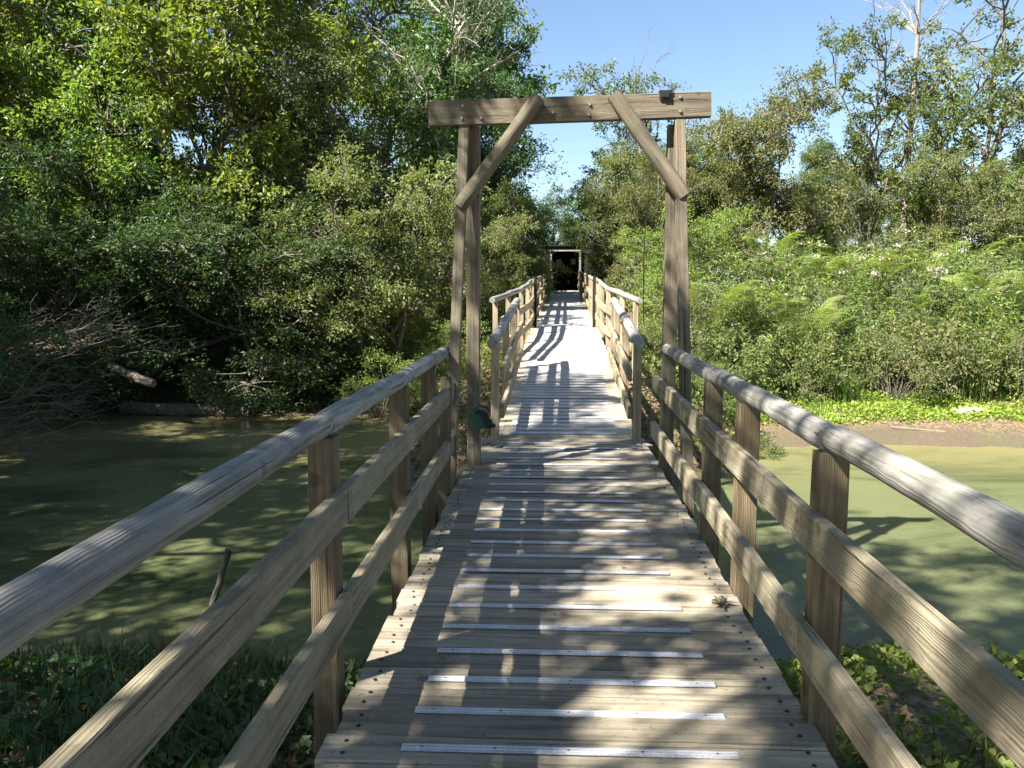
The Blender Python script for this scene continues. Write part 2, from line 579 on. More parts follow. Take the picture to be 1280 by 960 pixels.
def log(name, root, a, b, r, mat, rng, **k):
    L = (Vector(b) - Vector(a)).length
    o = link(name, log_mesh(L, r, rng, **k), mat, root)
    orient(o, root, a, b)
    return o


def bolt_into(mbx, p, nrm, r=0.012, t=0.006, mi=0):
    """small round head at p, facing nrm"""
    nrm = Vector(nrm).normalized()
    u = nrm.orthogonal().normalized(); w_ = nrm.cross(u)
    p = Vector(p)
    K = 8; v = []
    for k in range(K):
        a = k / K * 2 * math.pi
        v.append(p + (u * math.cos(a) + w_ * math.sin(a)) * r)
    for k in range(K):
        a = k / K * 2 * math.pi
        v.append(p + (u * math.cos(a) + w_ * math.sin(a)) * r * 0.7 + nrm * t)
    mbx.add([tuple(q) for q in v], [(k, (k + 1) % K, (k + 1) % K + K, k + K) for k in range(K)], mi=mi)
    mbx.add([tuple(q) for q in v[K:]], [tuple(range(K))], mi=mi)


def deck_mesh(y0, y1, pitch, xl, xr, zf, rng, origin, thick=0.045, gap=0.007):
    """cross planks, each a separate worn board in one mesh, screw heads included"""
    m = MB()
    y = y0
    while y < y1 - pitch * 0.5:
        wdt = pitch - gap - abs(rng.normal(0, 0.0015))
        L0 = xl(y) + jit(rng, 0.014); R0 = xr(y) + jit(rng, 0.014)
        tz = jit(rng, 0.0025); tilt = jit(rng, 0.0025); tint = rng.random()
        cup = rng.uniform(-0.001, 0.003)
        nseg = 8
        xs = np.linspace(L0, R0, nseg + 1)
        prof = [(0, -thick), (0, -0.006), (0.006, 0), (wdt * 0.5, -cup), (wdt - 0.006, 0), (wdt, -0.006), (wdt, -thick)]
        v = []
        for x in xs:
            oz = 0.002 * math.sin(x * 4 + tint * 20)
            for (py, pz) in prof:
                yy = y + py
                v.append((x - origin[0], yy - origin[1], zf(yy) + pz + tz + tilt * (x - L0) + oz - origin[2]))
        K = len(prof); f = []
        for i in range(nseg):
            for k in range(K):
                a = i * K + k; c = i * K + (k + 1) % K
                f.append((a, a + K, c + K, c))
        m.add(v, f, tint)
        m.add(v[:K], [tuple(range(K))], tint)
        m.add(v[-K:], [tuple(range(K - 1, -1, -1))], tint)
        if y < 9:
            for xx in (L0 + 0.075, R0 - 0.075):
                for py in (0.28, 0.72):
                    yy = y + wdt * py
                    bolt_into(m, (xx + jit(rng, 0.012) - origin[0], yy - origin[1], zf(yy) + tz + tilt * (xx - L0) + 0.001 - origin[2]), (0, 0, 1), 0.009, 0.003, 1)
        y += pitch
    return m.mesh('deck')


def strip_mesh(L, w_, rng):
    """ribbed flat bar along X"""
    m = MB()
    prof = [(-w_ / 2, 0.0), (-w_ / 2, 0.003), (-w_ * 0.28, 0.0035), (-w_ * 0.24, 0.006), (-w_ * 0.12, 0.006), (-w_ * 0.08, 0.0035),
            (w_ * 0.08, 0.0035), (w_ * 0.12, 0.006), (w_ * 0.24, 0.006), (w_ * 0.28, 0.0035), (w_ / 2, 0.003), (w_ / 2, 0.0)]
    tv = [0.3, 0.35, 0.1, 1.0, 0.15, 0.35, 0.15, 1.0, 0.1, 0.4, 0.3]
    K = len(prof); v = []
    for x in (0, L):
        for py, pz in prof: v.append((x, py, pz))
    m.add(v, [(k, k + 1, k + 1 + K, k + K) for k in range(K - 1)], tv)
    m.add([(0, p[0], p[1]) for p in prof], [tuple(range(K))])
    m.add([(L, p[0], p[1]) for p in prof], [tuple(range(K - 1, -1, -1))])
    for i in range(5):
        bolt_into(m, (L * (0.06 + 0.22 * i), 0, 0.0036), (0, 0, 1), 0.006, 0.002, 1)
    return m.mesh('strip')


def grip_strips(root, y0, y1, step, rng, wd=0.042):
    base = strip_mesh(1.13, wd, rng)
    base.materials.append(M_STRIP); base.materials.append(M_SCREW)
    y = y0
    while y < y1:
        o = bpy.data.objects.new('grip_strip', base)
        COL.objects.link(o); o.parent = root
        sl = math.atan2(float(deckz(y + 0.05) - deckz(y - 0.05)), 0.1)
        o.location = Vector((float(cenx(y)) - 0.59 + jit(rng, 0.012), y, float(deckz(y)) + 0.0045)) - root.location
        o.rotation_euler = (sl, 0, jit(rng, 0.004))
        y += step + jit(rng, 0.006)


rg = random.Random(3)
nr = np.random.default_rng(5)


def box(mb, x0, x1, y0, y1, z0, z1, tint=0.5, mi=0):
    v = [(x0, y0, z0), (x1, y0, z0), (x1, y1, z0), (x0, y1, z0), (x0, y0, z1), (x1, y0, z1), (x1, y1, z1), (x0, y1, z1)]
    mb.add(v, [(0, 3, 2, 1), (4, 5, 6, 7), (0, 1, 5, 4), (1, 2, 6, 5), (2, 3, 7, 6), (3, 0, 4, 7)], tint, mi)


class RR:
    """uniform/normal/random facade"""
    def __init__(s, seed): s.g = np.random.default_rng(seed)
    def uniform(s, a, b, n=None): return s.g.uniform(a, b, n) if n is not None else float(s.g.uniform(a, b))
    def random(s): return float(s.g.random())
    def normal(s, a, b): return float(s.g.normal(a, b))


rr = RR(21)

# ------------------------------------------------------------------ near footbridge
near = empty('footbridge', (0.09, 3.0, 0.0), 'near level span of the weathered wooden footbridge with log handrails over the pond', 'bridge')
o3 = (0.09, 3.0, 0.0)
XL = lambda y: -0.765 + 0.004 * max(0, y)
XR = lambda y: 0.925 + 0.010 * max(0, y - 1)
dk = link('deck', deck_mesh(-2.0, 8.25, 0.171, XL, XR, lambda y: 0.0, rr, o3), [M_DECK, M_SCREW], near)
dk['label'] = 'grey brown cross planks dappled with sun and shade'
for x in (-0.62, 0.09, 0.80):
    board('deck_beam', near, (x, -2.0, -0.16), (x, 8.2, -0.16), 0.10, 0.21, M_POST, rr)
grip_strips(near, 1.8, 8.1, 0.245, rr)

LX, RX = -0.868, 0.972       # railing post centres
LP = [-0.6, 0.8, 2.99, 4.56, 5.69]
RP = [-0.3, 1.25, 2.80, 4.0, 4.90]
for side, px, posts in ((-1, LX, LP), (1, RX, RP)):
    for y in posts:
        x = px + (0.006 * y if side > 0 else 0)
        bot = float(ground_h(x, y)) - 0.5
        p = board('post', near, (x, y, bot), (x, y, 0.985), 0.102, 0.102, M_POST, rr, bow=0.003)
    # top logs, butted over the posts
    ends = [-1.4] + posts[1:] + [6.75 if side < 0 else 6.95]
    for a, b in zip(ends[:-1], ends[1:]):
        xo = (lambda y: px + (0.006 * y if side > 0 else 0))
        dz = jit(rr, 0.006)
        log('handrail', near, (xo(a) + jit(rr, 0.006), a + 0.004, 1.03 + dz), (xo(b) + jit(rr, 0.006), b - 0.004, 1.03 + dz + jit(rr, 0.006)),
            0.041 if a < 0 else 0.048 + jit(rr, 0.002), M_LOG, rr, taper=-0.4 if a < 0 else 0.04)
    # boards on the inner faces
    for nm, zc in (('middle_rail', 0.722), ('bottom_rail', 0.305)):
        for a, b in zip(ends[:-1], ends[1:]):
            if side > 0 and b > 6.9: b = 7.15
            if side < 0 and b > 6.7: b = 6.62
            xa = xo(a) - side * 0.076; xb = xo(b) - side * 0.076
            bo = board(nm, near, (xa, a + 0.003, zc + jit(rr, 0.006)), (xb, b - 0.003, zc + jit(rr, 0.006)), 0.044, 0.124 if a < 0 else 0.138, M_BOARD, rr, bow=0.003, nails=side)
            bo.data.materials.append(M_SCREW)
# pointed inner brace beside the left gate leg
board('brace', near, (-0.83, 6.05, -0.6), (-0.80, 6.2, 0.86), 0.09, 0.05, M_POST, rr)

# ------------------------------------------------------------------ gateway
gate = empty('timber_gateway', (0.15, 6.9, 0), 'tall wooden goalpost frame with braced crossbeam straddling the footbridge', 'gateway')
for x, lab in ((-0.655, None), (1.03, None)):
    board('post', gate, (x, 6.95, -1.7), (x, 6.95, 2.90), 0.112, 0.112, M_GATE, rr, bow=0.006)
# raking legs in front of the posts
board('raking_leg', gate, (-0.83, 6.25, -1.0), (-0.715, 6.83, 2.885), 0.105, 0.085, M_GATE, rr, bow=0.004, roll=R(90))
board('raking_leg', gate, (1.125, 6.15, -1.0), (1.06, 6.83, 2.925), 0.105, 0.085, M_GATE, rr, bow=0.004, roll=R(90))
cb = board('crossbeam', gate, (-1.005, 6.80, 2.985), (1.30, 6.80, 3.035), 0.075, 0.20, M_GATE, rr, bow=0.002)
mbn = MB()
bolt_into(mbn, (0, 0, 0), (0, -1, 0), 0.015, 0.01)
bme = mbn.mesh('bolt')
for (x, z) in ((-0.72, 3.04), (-0.73, 2.94), (-0.57, 2.94), (0.02, 2.98), (0.32, 3.04), (0.31, 2.96), (1.05, 3.09), (1.05, 2.98)):
    link('bolt_head', bme, None if bme.materials else M_STEEL, cb, (x + 1.005, -0.040, z - 2.985 - 0.0217 * (x + 1.005)))
for (a, b) in (((-0.75, 6.70, 2.22), (-0.10, 6.70, 3.09)), ((1.09, 6.70, 2.30), (0.50, 6.70, 3.10))):
    br = log('brace', gate, a, b, 0.062, M_GATE, rr)
# black clip on the beam's top edge and the thin cord hanging from it
mb = MB()
box(mb, -0.045, 0.045, -0.012, 0.0, -0.06, 0.006)
box(mb, -0.045, 0.045, 0.0, 0.085, 0.0, 0.014)
box(mb, -0.03, 0.03, -0.028, -0.012, -0.045, -0.005)
box(mb, 0.045, 0.06, -0.008, 0.03, -0.02, 0.02)
cl = link('clip', mb.mesh('clip'), M_BLACK, None, (0.925, 6.757, 3.132))
tag(cl, 'small black clip hooked over the top edge of the gateway crossbeam', 'clip')


def tube(mb, pts, rads, K=6, tint=0.5, mi=0):
    pts = np.asarray(pts, float); n = len(pts)
    rads = np.broadcast_to(np.asarray(rads, float), (n,))
    d = np.gradient(pts, axis=0); d /= np.linalg.norm(d, axis=1)[:, None] + 1e-9
    ref = np.array([0.0, 0.0, 1.0]) if abs(d[0][2]) < 0.8 else np.array([1.0, 0.0, 0.0])
    u = np.cross(d, ref); u /= np.linalg.norm(u, axis=1)[:, None] + 1e-9
    w = np.cross(d, u)
    a = np.arange(K) / K * 2 * np.pi
    ring = pts[:, None, :] + rads[:, None, None] * (np.cos(a)[None, :, None] * u[:, None, :] + np.sin(a)[None, :, None] * w[:, None, :])
    i = np.arange(n - 1)[:, None] * K; k = np.arange(K)[None, :]; k2 = (k + 1) % K
    f = np.stack([i + k, i + k2, i + k2 + K, i + k + K], -1).reshape(-1, 4)
    mb.add(ring.reshape(-1, 3), f, tint, mi)


mb = MB()
zs = np.linspace(0, 1, 16)
tube(mb, np.stack([0 - 0.10 * zs - 0.05 * np.sin(zs * 3.1), 0 + 0.02 * zs, -1.75 * zs], -1), 0.0035, 5)
box(mb, -0.013, 0.013, -0.005, 0.005, -0.012, 0.012)
cord = link('cord', mb.mesh('cord'), M_BLACK, None, (0.905, 6.86, 3.0))
tag(cord, 'thin dark cord hanging from the right end of the gateway crossbeam', 'cord')

# green pouch hung by the left gate post
mb = MB()
prof = [(-0.10, 0.10), (0.02, 0.11), (0.13, -0.055), (0.13, -0.085), (-0.02, -0.10), (-0.085, -0.085)]
def prism(mb, prof, y0, y1, tint=0.5, mi=0):
    n = len(prof)
    v = [(p[0], y0, p[1]) for p in prof] + [(p[0], y1, p[1]) for p in prof]
    mb.add(v, [(k, (k + 1) % n, (k + 1) % n + n, k + n) for k in range(n)], tint, mi)
    mb.add(v[:n], [tuple(range(n - 1, -1, -1))], tint, mi)
    mb.add(v[n:], [tuple(range(n))], tint, mi)
prism(mb, [(-0.10, 0.09), (0.03, 0.085), (0.12, -0.05), (0.12, -0.09), (-0.01, -0.105), (-0.085, -0.09)], -0.04, 0.04)
bag = empty('green_pouch', (-0.585, 6.78, 0.43), 'green plastic pouch with black flap strapped to the left gateway post', 'pouch')
bag.scale = (0.78, 0.8, 0.76)
link('body', mb.mesh('pouch'), M_GREEN, bag)
mb = MB()
prism(mb, [(-0.07, 0.095), (-0.03, 0.125), (0.04, 0.11), (0.09, 0.075), (0.10, 0.03), (0.13, -0.01), (0.135, -0.085), (0.06, -0.09), (0.05, -0.03), (0.0, 0.06)], -0.052, 0.03)
link('flap', mb.mesh('flap'), M_BLACK, bag)
mb = MB()
tube(mb, [(-0.10, 0.0, 0.10), (-0.02, 0.03, 0.16), (0.05, 0.08, 0.13), (0.10, 0.05, 0.08)], 0.011, 8)
tube(mb, [(0.13, -0.03, -0.06), (0.155, -0.03, -0.06), (0.17, -0.03, -0.06)], [0.018, 0.026, 0.008], 10)
link('strap', mb.mesh('strap'), M_BLACK, bag)

# ------------------------------------------------------------------ ramp beyond the gateway
ramp_b = empty('boarded_ramp', (0.4, 8.3, 0.0), 'pale far span of the wooden footbridge climbing from the gateway to the dark shelter', 'bridge')
o4 = (0.4, 8.3, 0.0)
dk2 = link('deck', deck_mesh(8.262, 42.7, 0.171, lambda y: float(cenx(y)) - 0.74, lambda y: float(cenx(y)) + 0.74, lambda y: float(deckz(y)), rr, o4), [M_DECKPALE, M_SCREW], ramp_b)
grip_strips(ramp_b, 8.345, 24.9, 0.171, rr, 0.085)
m_ = MB()
y = 25.1
while y < 42.6:
    x0 = float(cenx(y)) - 0.59 - o4[0]; z0 = float(deckz(y)) + 0.0045 - o4[2]
    box(m_, x0, x0 + 1.13, y - 0.04 - o4[1], y + 0.045 - o4[1], z0, z0 + 0.005, 0.8)
    y += 0.171
fs = link('grip_strip', m_.mesh('far_strips'), M_STRIP, ramp_b)
tag(fs, kind='stuff')
for sx in (-0.6, 0.6):
    ys = [8.3, 11.4, 18.0, 42.6]
    for a, b in zip(ys[:-1], ys[1:]):
        board('deck_beam', ramp_b, (float(cenx(a)) + sx, a, float(deckz(a)) - 0.13), (float(cenx(b)) + sx, b, float(deckz(b)) - 0.13), 0.09, 0.15, M_POST, rr)


def rail_run(side, stations, hw, log_r, mat_log, name_post='post'):
    """stations: y of posts; hw(y): half width; boards inside, log on top"""
    P = []
    for y in stations:
        P.append(Vector((float(cenx(y)) + side * hw(y), y, float(deckz(y)))))
    for p in P:
        board('post', ramp_b, (p.x, p.y, p.z - 0.45), (p.x, p.y, p.z + 0.975), 0.082, 0.082, M_PALE, rr, bow=0.003)
    for a, b in zip(P[:-1], P[1:]):
        d = (b - a).normalized() * 0.002
        for nm, zc, in (('middle_rail', 0.66), ('bottom_rail', 0.27)):
            off = Vector((-side * 0.071, 0, zc))
            board(nm, ramp_b, a + off + d, b + off - d, 0.042, 0.13, M_PALE, rr, bow=0.002)
        ea = a - (b - a).normalized() * (0.25 if a is P[0] else -0.003)
        eb = b + (b - a).normalized() * (0.12 if b is P[-1] else -0.003)
        log('handrail', ramp_b, ea + Vector((0, 0, 1.02)), eb + Vector((0, 0, 1.02)), log_r, mat_log, rr)


for side in (-1, 1):
    rail_run(side, [8.15, 9.7, 11.3, 12.1], lambda y: 0.725, 0.054, M_LOG)
    flare = lambda y: float(np.interp(y, [12.5, 15.6], [1.10, 0.76]))
    rail_run(side, [12.55, 13.7, 15.1, 16.5, 17.8], flare, 0.046, M_LOG)
    rail_run(side, [18.3 + 1.73 * i for i in range(15)], lambda y: 0.73, 0.044, M_PALE)
    # tall dark stakes where the run changes
    y = 17.95
    tall = board('post', ramp_b, (float(cenx(y)) + side * 0.655, y, 0.3), (float(cenx(y)) + side * 0.655, y, float(deckz(y)) + 1.13), 0.07, 0.07, M_DARK, rr)
    tall['label'] = 'tall dark stake inside the handrail'
    # hinge plates joining the two spans
    for k, (dx, dy) in enumerate(((0.0, -0.02), (-side * 0.06, -0.16), (side * 0.09, -0.03))):
        mb = MB()
        box(mb, -0.03, 0.03, -0.07, 0.07, 0, 0.008)
        bolt_into(mb, (0, 0.04, 0.008), (0, 0, 1), 0.008, 0.004); bolt_into(mb, (0, -0.04, 0.008), (0, 0, 1), 0.008, 0.004)
        pl = link('hinge_plate', mb.mesh('plate'), M_PLATE, ramp_b)
        pl.location = Vector((float(cenx(8.0)) + side * 0.72 + dx, 7.93 + dy, 0.005)) - ramp_b.location
        pl.rotation_euler = (0, 0, side * 0.2 * k)

# ------------------------------------------------------------------ shelter at the end
sh = empty('wooden_hide', (0.83, 42.8, 1.45), 'dark wooden hide with open doorway at the far end of the boarded ramp', 'hut')
def shbox(name, x0, x1, y0, y1, z0, z1, mat, parent=sh):
    mb = MB(); box(mb, x0, x1, y0, y1, z0, z1)
    return link(name, mb.mesh(name), mat, parent)
FW = 0.72
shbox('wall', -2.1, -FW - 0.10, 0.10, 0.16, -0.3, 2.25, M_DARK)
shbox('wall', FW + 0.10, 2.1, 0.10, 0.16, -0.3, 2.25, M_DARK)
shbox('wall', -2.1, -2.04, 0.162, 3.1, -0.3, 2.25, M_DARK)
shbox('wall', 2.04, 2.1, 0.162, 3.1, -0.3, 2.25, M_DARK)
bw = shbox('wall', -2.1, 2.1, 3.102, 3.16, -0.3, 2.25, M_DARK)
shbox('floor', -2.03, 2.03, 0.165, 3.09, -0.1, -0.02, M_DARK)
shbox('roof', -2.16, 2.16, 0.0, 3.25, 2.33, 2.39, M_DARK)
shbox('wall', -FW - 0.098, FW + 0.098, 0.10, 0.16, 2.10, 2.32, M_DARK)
mb = MB(); box(mb, -0.045, 0.045, -0.045, 0.045, -0.3, 2.06)
me = mb.mesh('jamb')
link('door_post', me, M_LOG, sh, (-FW - 0.05, 0.0, 0))
link('door_post', me, None, sh, (FW + 0.05, 0.0, 0))
shbox('lintel', -FW - 0.12, FW + 0.12, -0.05, 0.05, 2.063, 2.13, M_LOG)
n1_ = shbox('notice', -0.46, -0.18, 2.4, 2.412, 1.28, 1.72, M_PAPER)
n2_ = shbox('notice', 0.36, 0.60, 2.4, 2.412, 1.44, 1.76, M_PAPER)
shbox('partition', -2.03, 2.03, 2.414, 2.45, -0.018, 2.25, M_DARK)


# ------------------------------------------------------------------ foliage
def leaf_quads(mb, P, D, size, rng, up=0.6, wr=0.52, fold=0.12, var=0.35, tint=None, mi=0):
    """P: leaf bases, D: preferred directions"""
    n = len(P)
    d = D + rng.normal(0, 0.55, (n, 3)); d /= np.linalg.norm(d, axis=1)[:, None] + 1e-9
    nrm = rng.normal(0, 0.55, (n, 3)); nrm[:, 2] += up
    s = np.cross(d, nrm); s /= np.linalg.norm(s, axis=1)[:, None] + 1e-9
    nn = np.cross(s, d)
    L = (size * (1 + rng.uniform(-var, var, n)))[:, None]
    Wd = L * wr
    v = np.stack([P, P + 0.45 * L * d + 0.5 * Wd * s + fold * L * nn, P + L * d, P + 0.45 * L * d - 0.5 * Wd * s + fold * L * nn], 1)
    f = np.arange(4 * n).reshape(n, 4)
    mb.add(v.reshape(-1, 3), f, rng.random(n) if tint is None else tint, mi)


def curve(a, b, rng, n=6, bend=0.12, sag=0.0):
    a = np.asarray(a, float); b = np.asarray(b, float)
    t = np.linspace(0, 1, n)[:, None]
    L = np.linalg.norm(b - a)
    off = rng.normal(0, bend * L, 3)
    p = a + (b - a) * t + off * (np.sin(t * np.pi)) + rng.normal(0, 0.02 * L, (n, 3)) * (np.sin(t * np.pi) > 0.1)
    p[:, 2] += sag * L * np.sin(t[:, 0] * np.pi)
    return p


def twig_leaves(lb, tb, c, r, rng, ntw, nlf, size, flat=0.75, outward=None, twr=0.006, droop=0.15, up=0.6, wr=0.52, show=0.5):
    for k in range(ntw):
        d = rng.normal(0, 1, 3); d[2] *= flat
        if outward is not None: d = d / np.linalg.norm(d) + outward * 0.5
        d /= np.linalg.norm(d)
        L = r * rng.uniform(0.6, 1.2)
        n = 5
        t = np.linspace(0.05, 1, n)
        p = c + d * L * t[:, None] + rng.normal(0, 0.04 * r, (n, 3))
        p[:, 2] -= droop * L * t ** 2
        if tb is not None and rng.random() < show: tube(tb, p, np.linspace(twr, twr * 0.4, n), 3)
        tt = rng.uniform(0.12, 1.0, nlf)
        q = np.stack([np.interp(tt, t, p[:, i]) for i in range(3)], -1) + rng.normal(0, 0.06 * r + size * 0.3, (nlf, 3))
        D = np.tile(d, (nlf, 1)) * 0.8 + np.array([0, 0, -0.25])
        leaf_quads(lb, q, D, size, rng, up=up, wr=wr)


def make_tree(seed, H=11, hb=2.0, R_=3.2, lobes=9, clumps=13, ntw=10, nlf=14, size=0.10, lm=None, bm=None, trunk_r=0.16, top=1.0,
              sparse=1.0, lean=(0, 0), low=0.5, clump_r=0.75, bare=0, stems=1, show=0.5, upright=0.0):
    """returns (leaf mesh, wood mesh) of one tree standing at the origin"""
    rng = np.random.default_rng(seed)
    lb, tb = MB(), MB()
    for st in range(stems):
        a0 = rng.uniform(0, 6.28)
        base = np.array([0, 0, -0.3]) + (np.array([math.cos(a0), math.sin(a0), 0]) * 0.25 * (stems > 1))
        topp = np.array([lean[0], lean[1], H * 0.94]) + (np.array([math.cos(a0), math.sin(a0), 0]) * R_ * 0.5 * (stems > 1))
        tr = curve(base, topp, rng, 12, 0.03)
        rad = np.linspace(1, 0.12, 12) ** 0.85 * trunk_r / (stems ** 0.5)
        rad[0] *= 1.35
        tube(tb, tr, rad, 9)
        nl = max(2, lobes // stems)
        for i in range(nl):
            f = (i + rng.uniform(0.1, 0.9)) / nl
            z = hb + (H - hb) * f
            a = i * 2.4 + rng.uniform(-0.5, 0.5) + seed
            # crown half-width: full in the middle, rounded top
            ww = R_ * (low + (1 - low) * math.sin(min(1, f * 1.25) * math.pi * 0.5)) * (1 - max(0, f - 0.55) ** 1.5 * 2.0 * top)
            ww = max(0.5, ww) * rng.uniform(0.65, 1.1)
            tpt = np.array([np.interp(z, tr[:, 2], tr[:, k]) for k in range(3)])
            lc = tpt + np.array([math.cos(a), math.sin(a), 0]) * ww * 0.62 + np.array([0, 0, rng.uniform(-0.2, 0.5)])
            zs = max(0.3, z - ww * (0.55 + upright))
            st_p = np.array([np.interp(zs, tr[:, 2], tr[:, k]) for k in range(3)])
            lr = float(np.interp(zs, tr[:, 2], rad))
            lp = curve(st_p, lc, rng, 7, 0.06, 0.05)
            tube(tb, lp, np.linspace(lr * 0.6, 0.03, 7), 6)
            rl = max(0.7, ww * 0.55)
            for j in range(int(clumps * sparse)):
                d = rng.normal(0, 1, 3); d /= np.linalg.norm(d)
                d[2] *= 0.8
                cc = lc + d * rl * rng.uniform(0.35, 1.15)
                if cc[2] < 0.15: cc[2] = 0.15 + rng.random() * 0.5
                s = lp[rng.integers(3, 7)]
                tube(tb, curve(s, cc, rng, 4, 0.08), np.linspace(0.028, 0.008, 4), 4)
                twig_leaves(lb, tb, cc, clump_r * rng.uniform(0.6, 1.15), rng, ntw, nlf, size, outward=d, show=show)
    for i in range(bare):
        a = rng.uniform(0, 6.28); s = tr[rng.integers(7, 12)]
        e = s + np.array([math.cos(a) * rng.uniform(0.6, 1.8), math.sin(a) * rng.uniform(0.6, 1.8), rng.uniform(1.2, 2.6)])
        p = curve(s, e, rng, 7, 0.06); tube(tb, p, np.linspace(0.03, 0.006, 7), 4)
        for k in range(7):
            q = p[rng.integers(2, 7)]
            e2 = q + (e - s) * rng.uniform(0.15, 0.35) + rng.normal(0, 0.25, 3)
            tube(tb, curve(q, e2, rng, 4, 0.1), np.linspace(0.010, 0.003, 4), 3)
    return lb.mesh('crown'), tb.mesh('trunk')


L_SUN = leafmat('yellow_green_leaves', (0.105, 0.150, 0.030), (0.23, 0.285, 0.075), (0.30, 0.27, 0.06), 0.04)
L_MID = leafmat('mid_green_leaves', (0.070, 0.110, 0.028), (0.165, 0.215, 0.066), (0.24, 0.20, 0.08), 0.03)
L_DARK = leafmat('dark_and_shaded_leaves', (0.028, 0.058, 0.020), (0.075, 0.12, 0.04), trans=0.28)  # dark green foliage; also paints shade into the left near-bank grass
L_OLIVE = leafmat('olive_leaves', (0.085, 0.11, 0.04), (0.20, 0.22, 0.09), (0.30, 0.22, 0.10), 0.06)
L_GREY = leafmat('grey_green_leaves', (0.075, 0.11, 0.05), (0.175, 0.215, 0.105), trans=0.25)
L_IVY = leafmat('ivy_leaves', (0.035, 0.075, 0.02), (0.10, 0.16, 0.045), trans=0.2, rough=0.4)
L_FERN = leafmat('fern_fronds', (0.13, 0.175, 0.05), (0.27, 0.32, 0.11), (0.34, 0.24, 0.09), 0.03, trans=0.4, rough=0.5)
L_COVER = leafmat('ground_cover_leaves', (0.12, 0.19, 0.025), (0.27, 0.35, 0.06), trans=0.35)
L_GRASS = leafmat('grass_blades', (0.055, 0.095, 0.022), (0.13, 0.19, 0.05), (0.30, 0.25, 0.13), 0.08, trans=0.3)
L_BRIGHT = leafmat('bright_grass', (0.11, 0.20, 0.035), (0.22, 0.34, 0.07), trans=0.35)
L_DRY = leafmat('dry_leaves', (0.20, 0.12, 0.06), (0.36, 0.25, 0.12), trans=0.2)
L_FLOWER = leafmat('pale_flower_heads', (0.26, 0.22, 0.18), (0.46, 0.40, 0.34), trans=0.2)

PROTO = {}


def proto(kind, meshes, mats, name, partnames=('crown', 'trunk')):
    PROTO[kind] = (meshes, mats, name, partnames)


def place(kind, x, y, s=1.0, rz=0.0, label='', cat='tree', group=None, dz=0.0, sz=None, lean=(0, 0), mat=None):
    meshes, mats, name, pn = PROTO[kind]
    z = float(ground_h(x, y)) + dz
    root = empty(name, (x, y, z), label, cat, group)
    root.rotation_euler = (lean[0], lean[1], rz)
    root.scale = (s, s, sz or s)
    for me, mt, p in zip(meshes, mats, pn):
        o = bpy.data.objects.new(p, me)
        COL.objects.link(o); o.parent = root
        if not me.materials: me.materials.append(mt)
        if mat is not None and p == 'crown':
            o.material_slots[0].link = 'OBJECT'; o.material_slots[0].material = mat
    return root


proto('tall', make_tree(1, 12, 1.2, 3.4, 17, 15, 11, 15, 0.155, trunk_r=0.17, show=0.15, low=0.65), (L_SUN, M_BARK), 'broadleaf_tree')
proto('tall2', make_tree(2, 12.5, 0.9, 3.1, 18, 15, 11, 15, 0.115, trunk_r=0.15, show=0.15, low=0.65), (L_MID, M_BARK), 'broadleaf_tree')
proto('bushy', make_tree(3, 6.2, 0.3, 2.6, 15, 15, 11, 15, 0.095, trunk_r=0.12, stems=3, low=0.8, clump_r=0.6, show=0.12), (L_OLIVE, M_BARK), 'bushy_tree')
proto('willow', make_tree(4, 7.5, 0.4, 2.7, 16, 15, 11, 15, 0.10, trunk_r=0.12, stems=2, low=0.75, clump_r=0.65, show=0.15), (L_GREY, M_BARK), 'willow_tree')
proto('oak', make_tree(5, 9.5, 2.4, 3.1, 10, 9, 9, 14, 0.125, trunk_r=0.11, clump_r=0.6, bare=6, show=0.6, upright=0.5, top=0.4), (L_MID, M_BARK), 'sparse_tree')
proto('oak2', make_tree(6, 8.0, 2.2, 2.8, 10, 10, 10, 14, 0.115, trunk_r=0.12, clump_r=0.6, bare=7, show=0.9, upright=0.3, top=0.6), (L_OLIVE, M_BARK), 'sparse_tree')
proto('shade', make_tree(7, 13, 5.0, 4.4, 14, 14, 11, 14, 0.14, show=0.2, trunk_r=0.2, clump_r=0.85), (L_MID, M_BARK), 'canopy_tree')


proto('shadethin', make_tree(17, 13, 5.0, 4.4, 10, 8, 13, 18, 0.13, trunk_r=0.2, clump_r=0.62, show=0.2), (L_MID, M_BARK), 'canopy_tree')


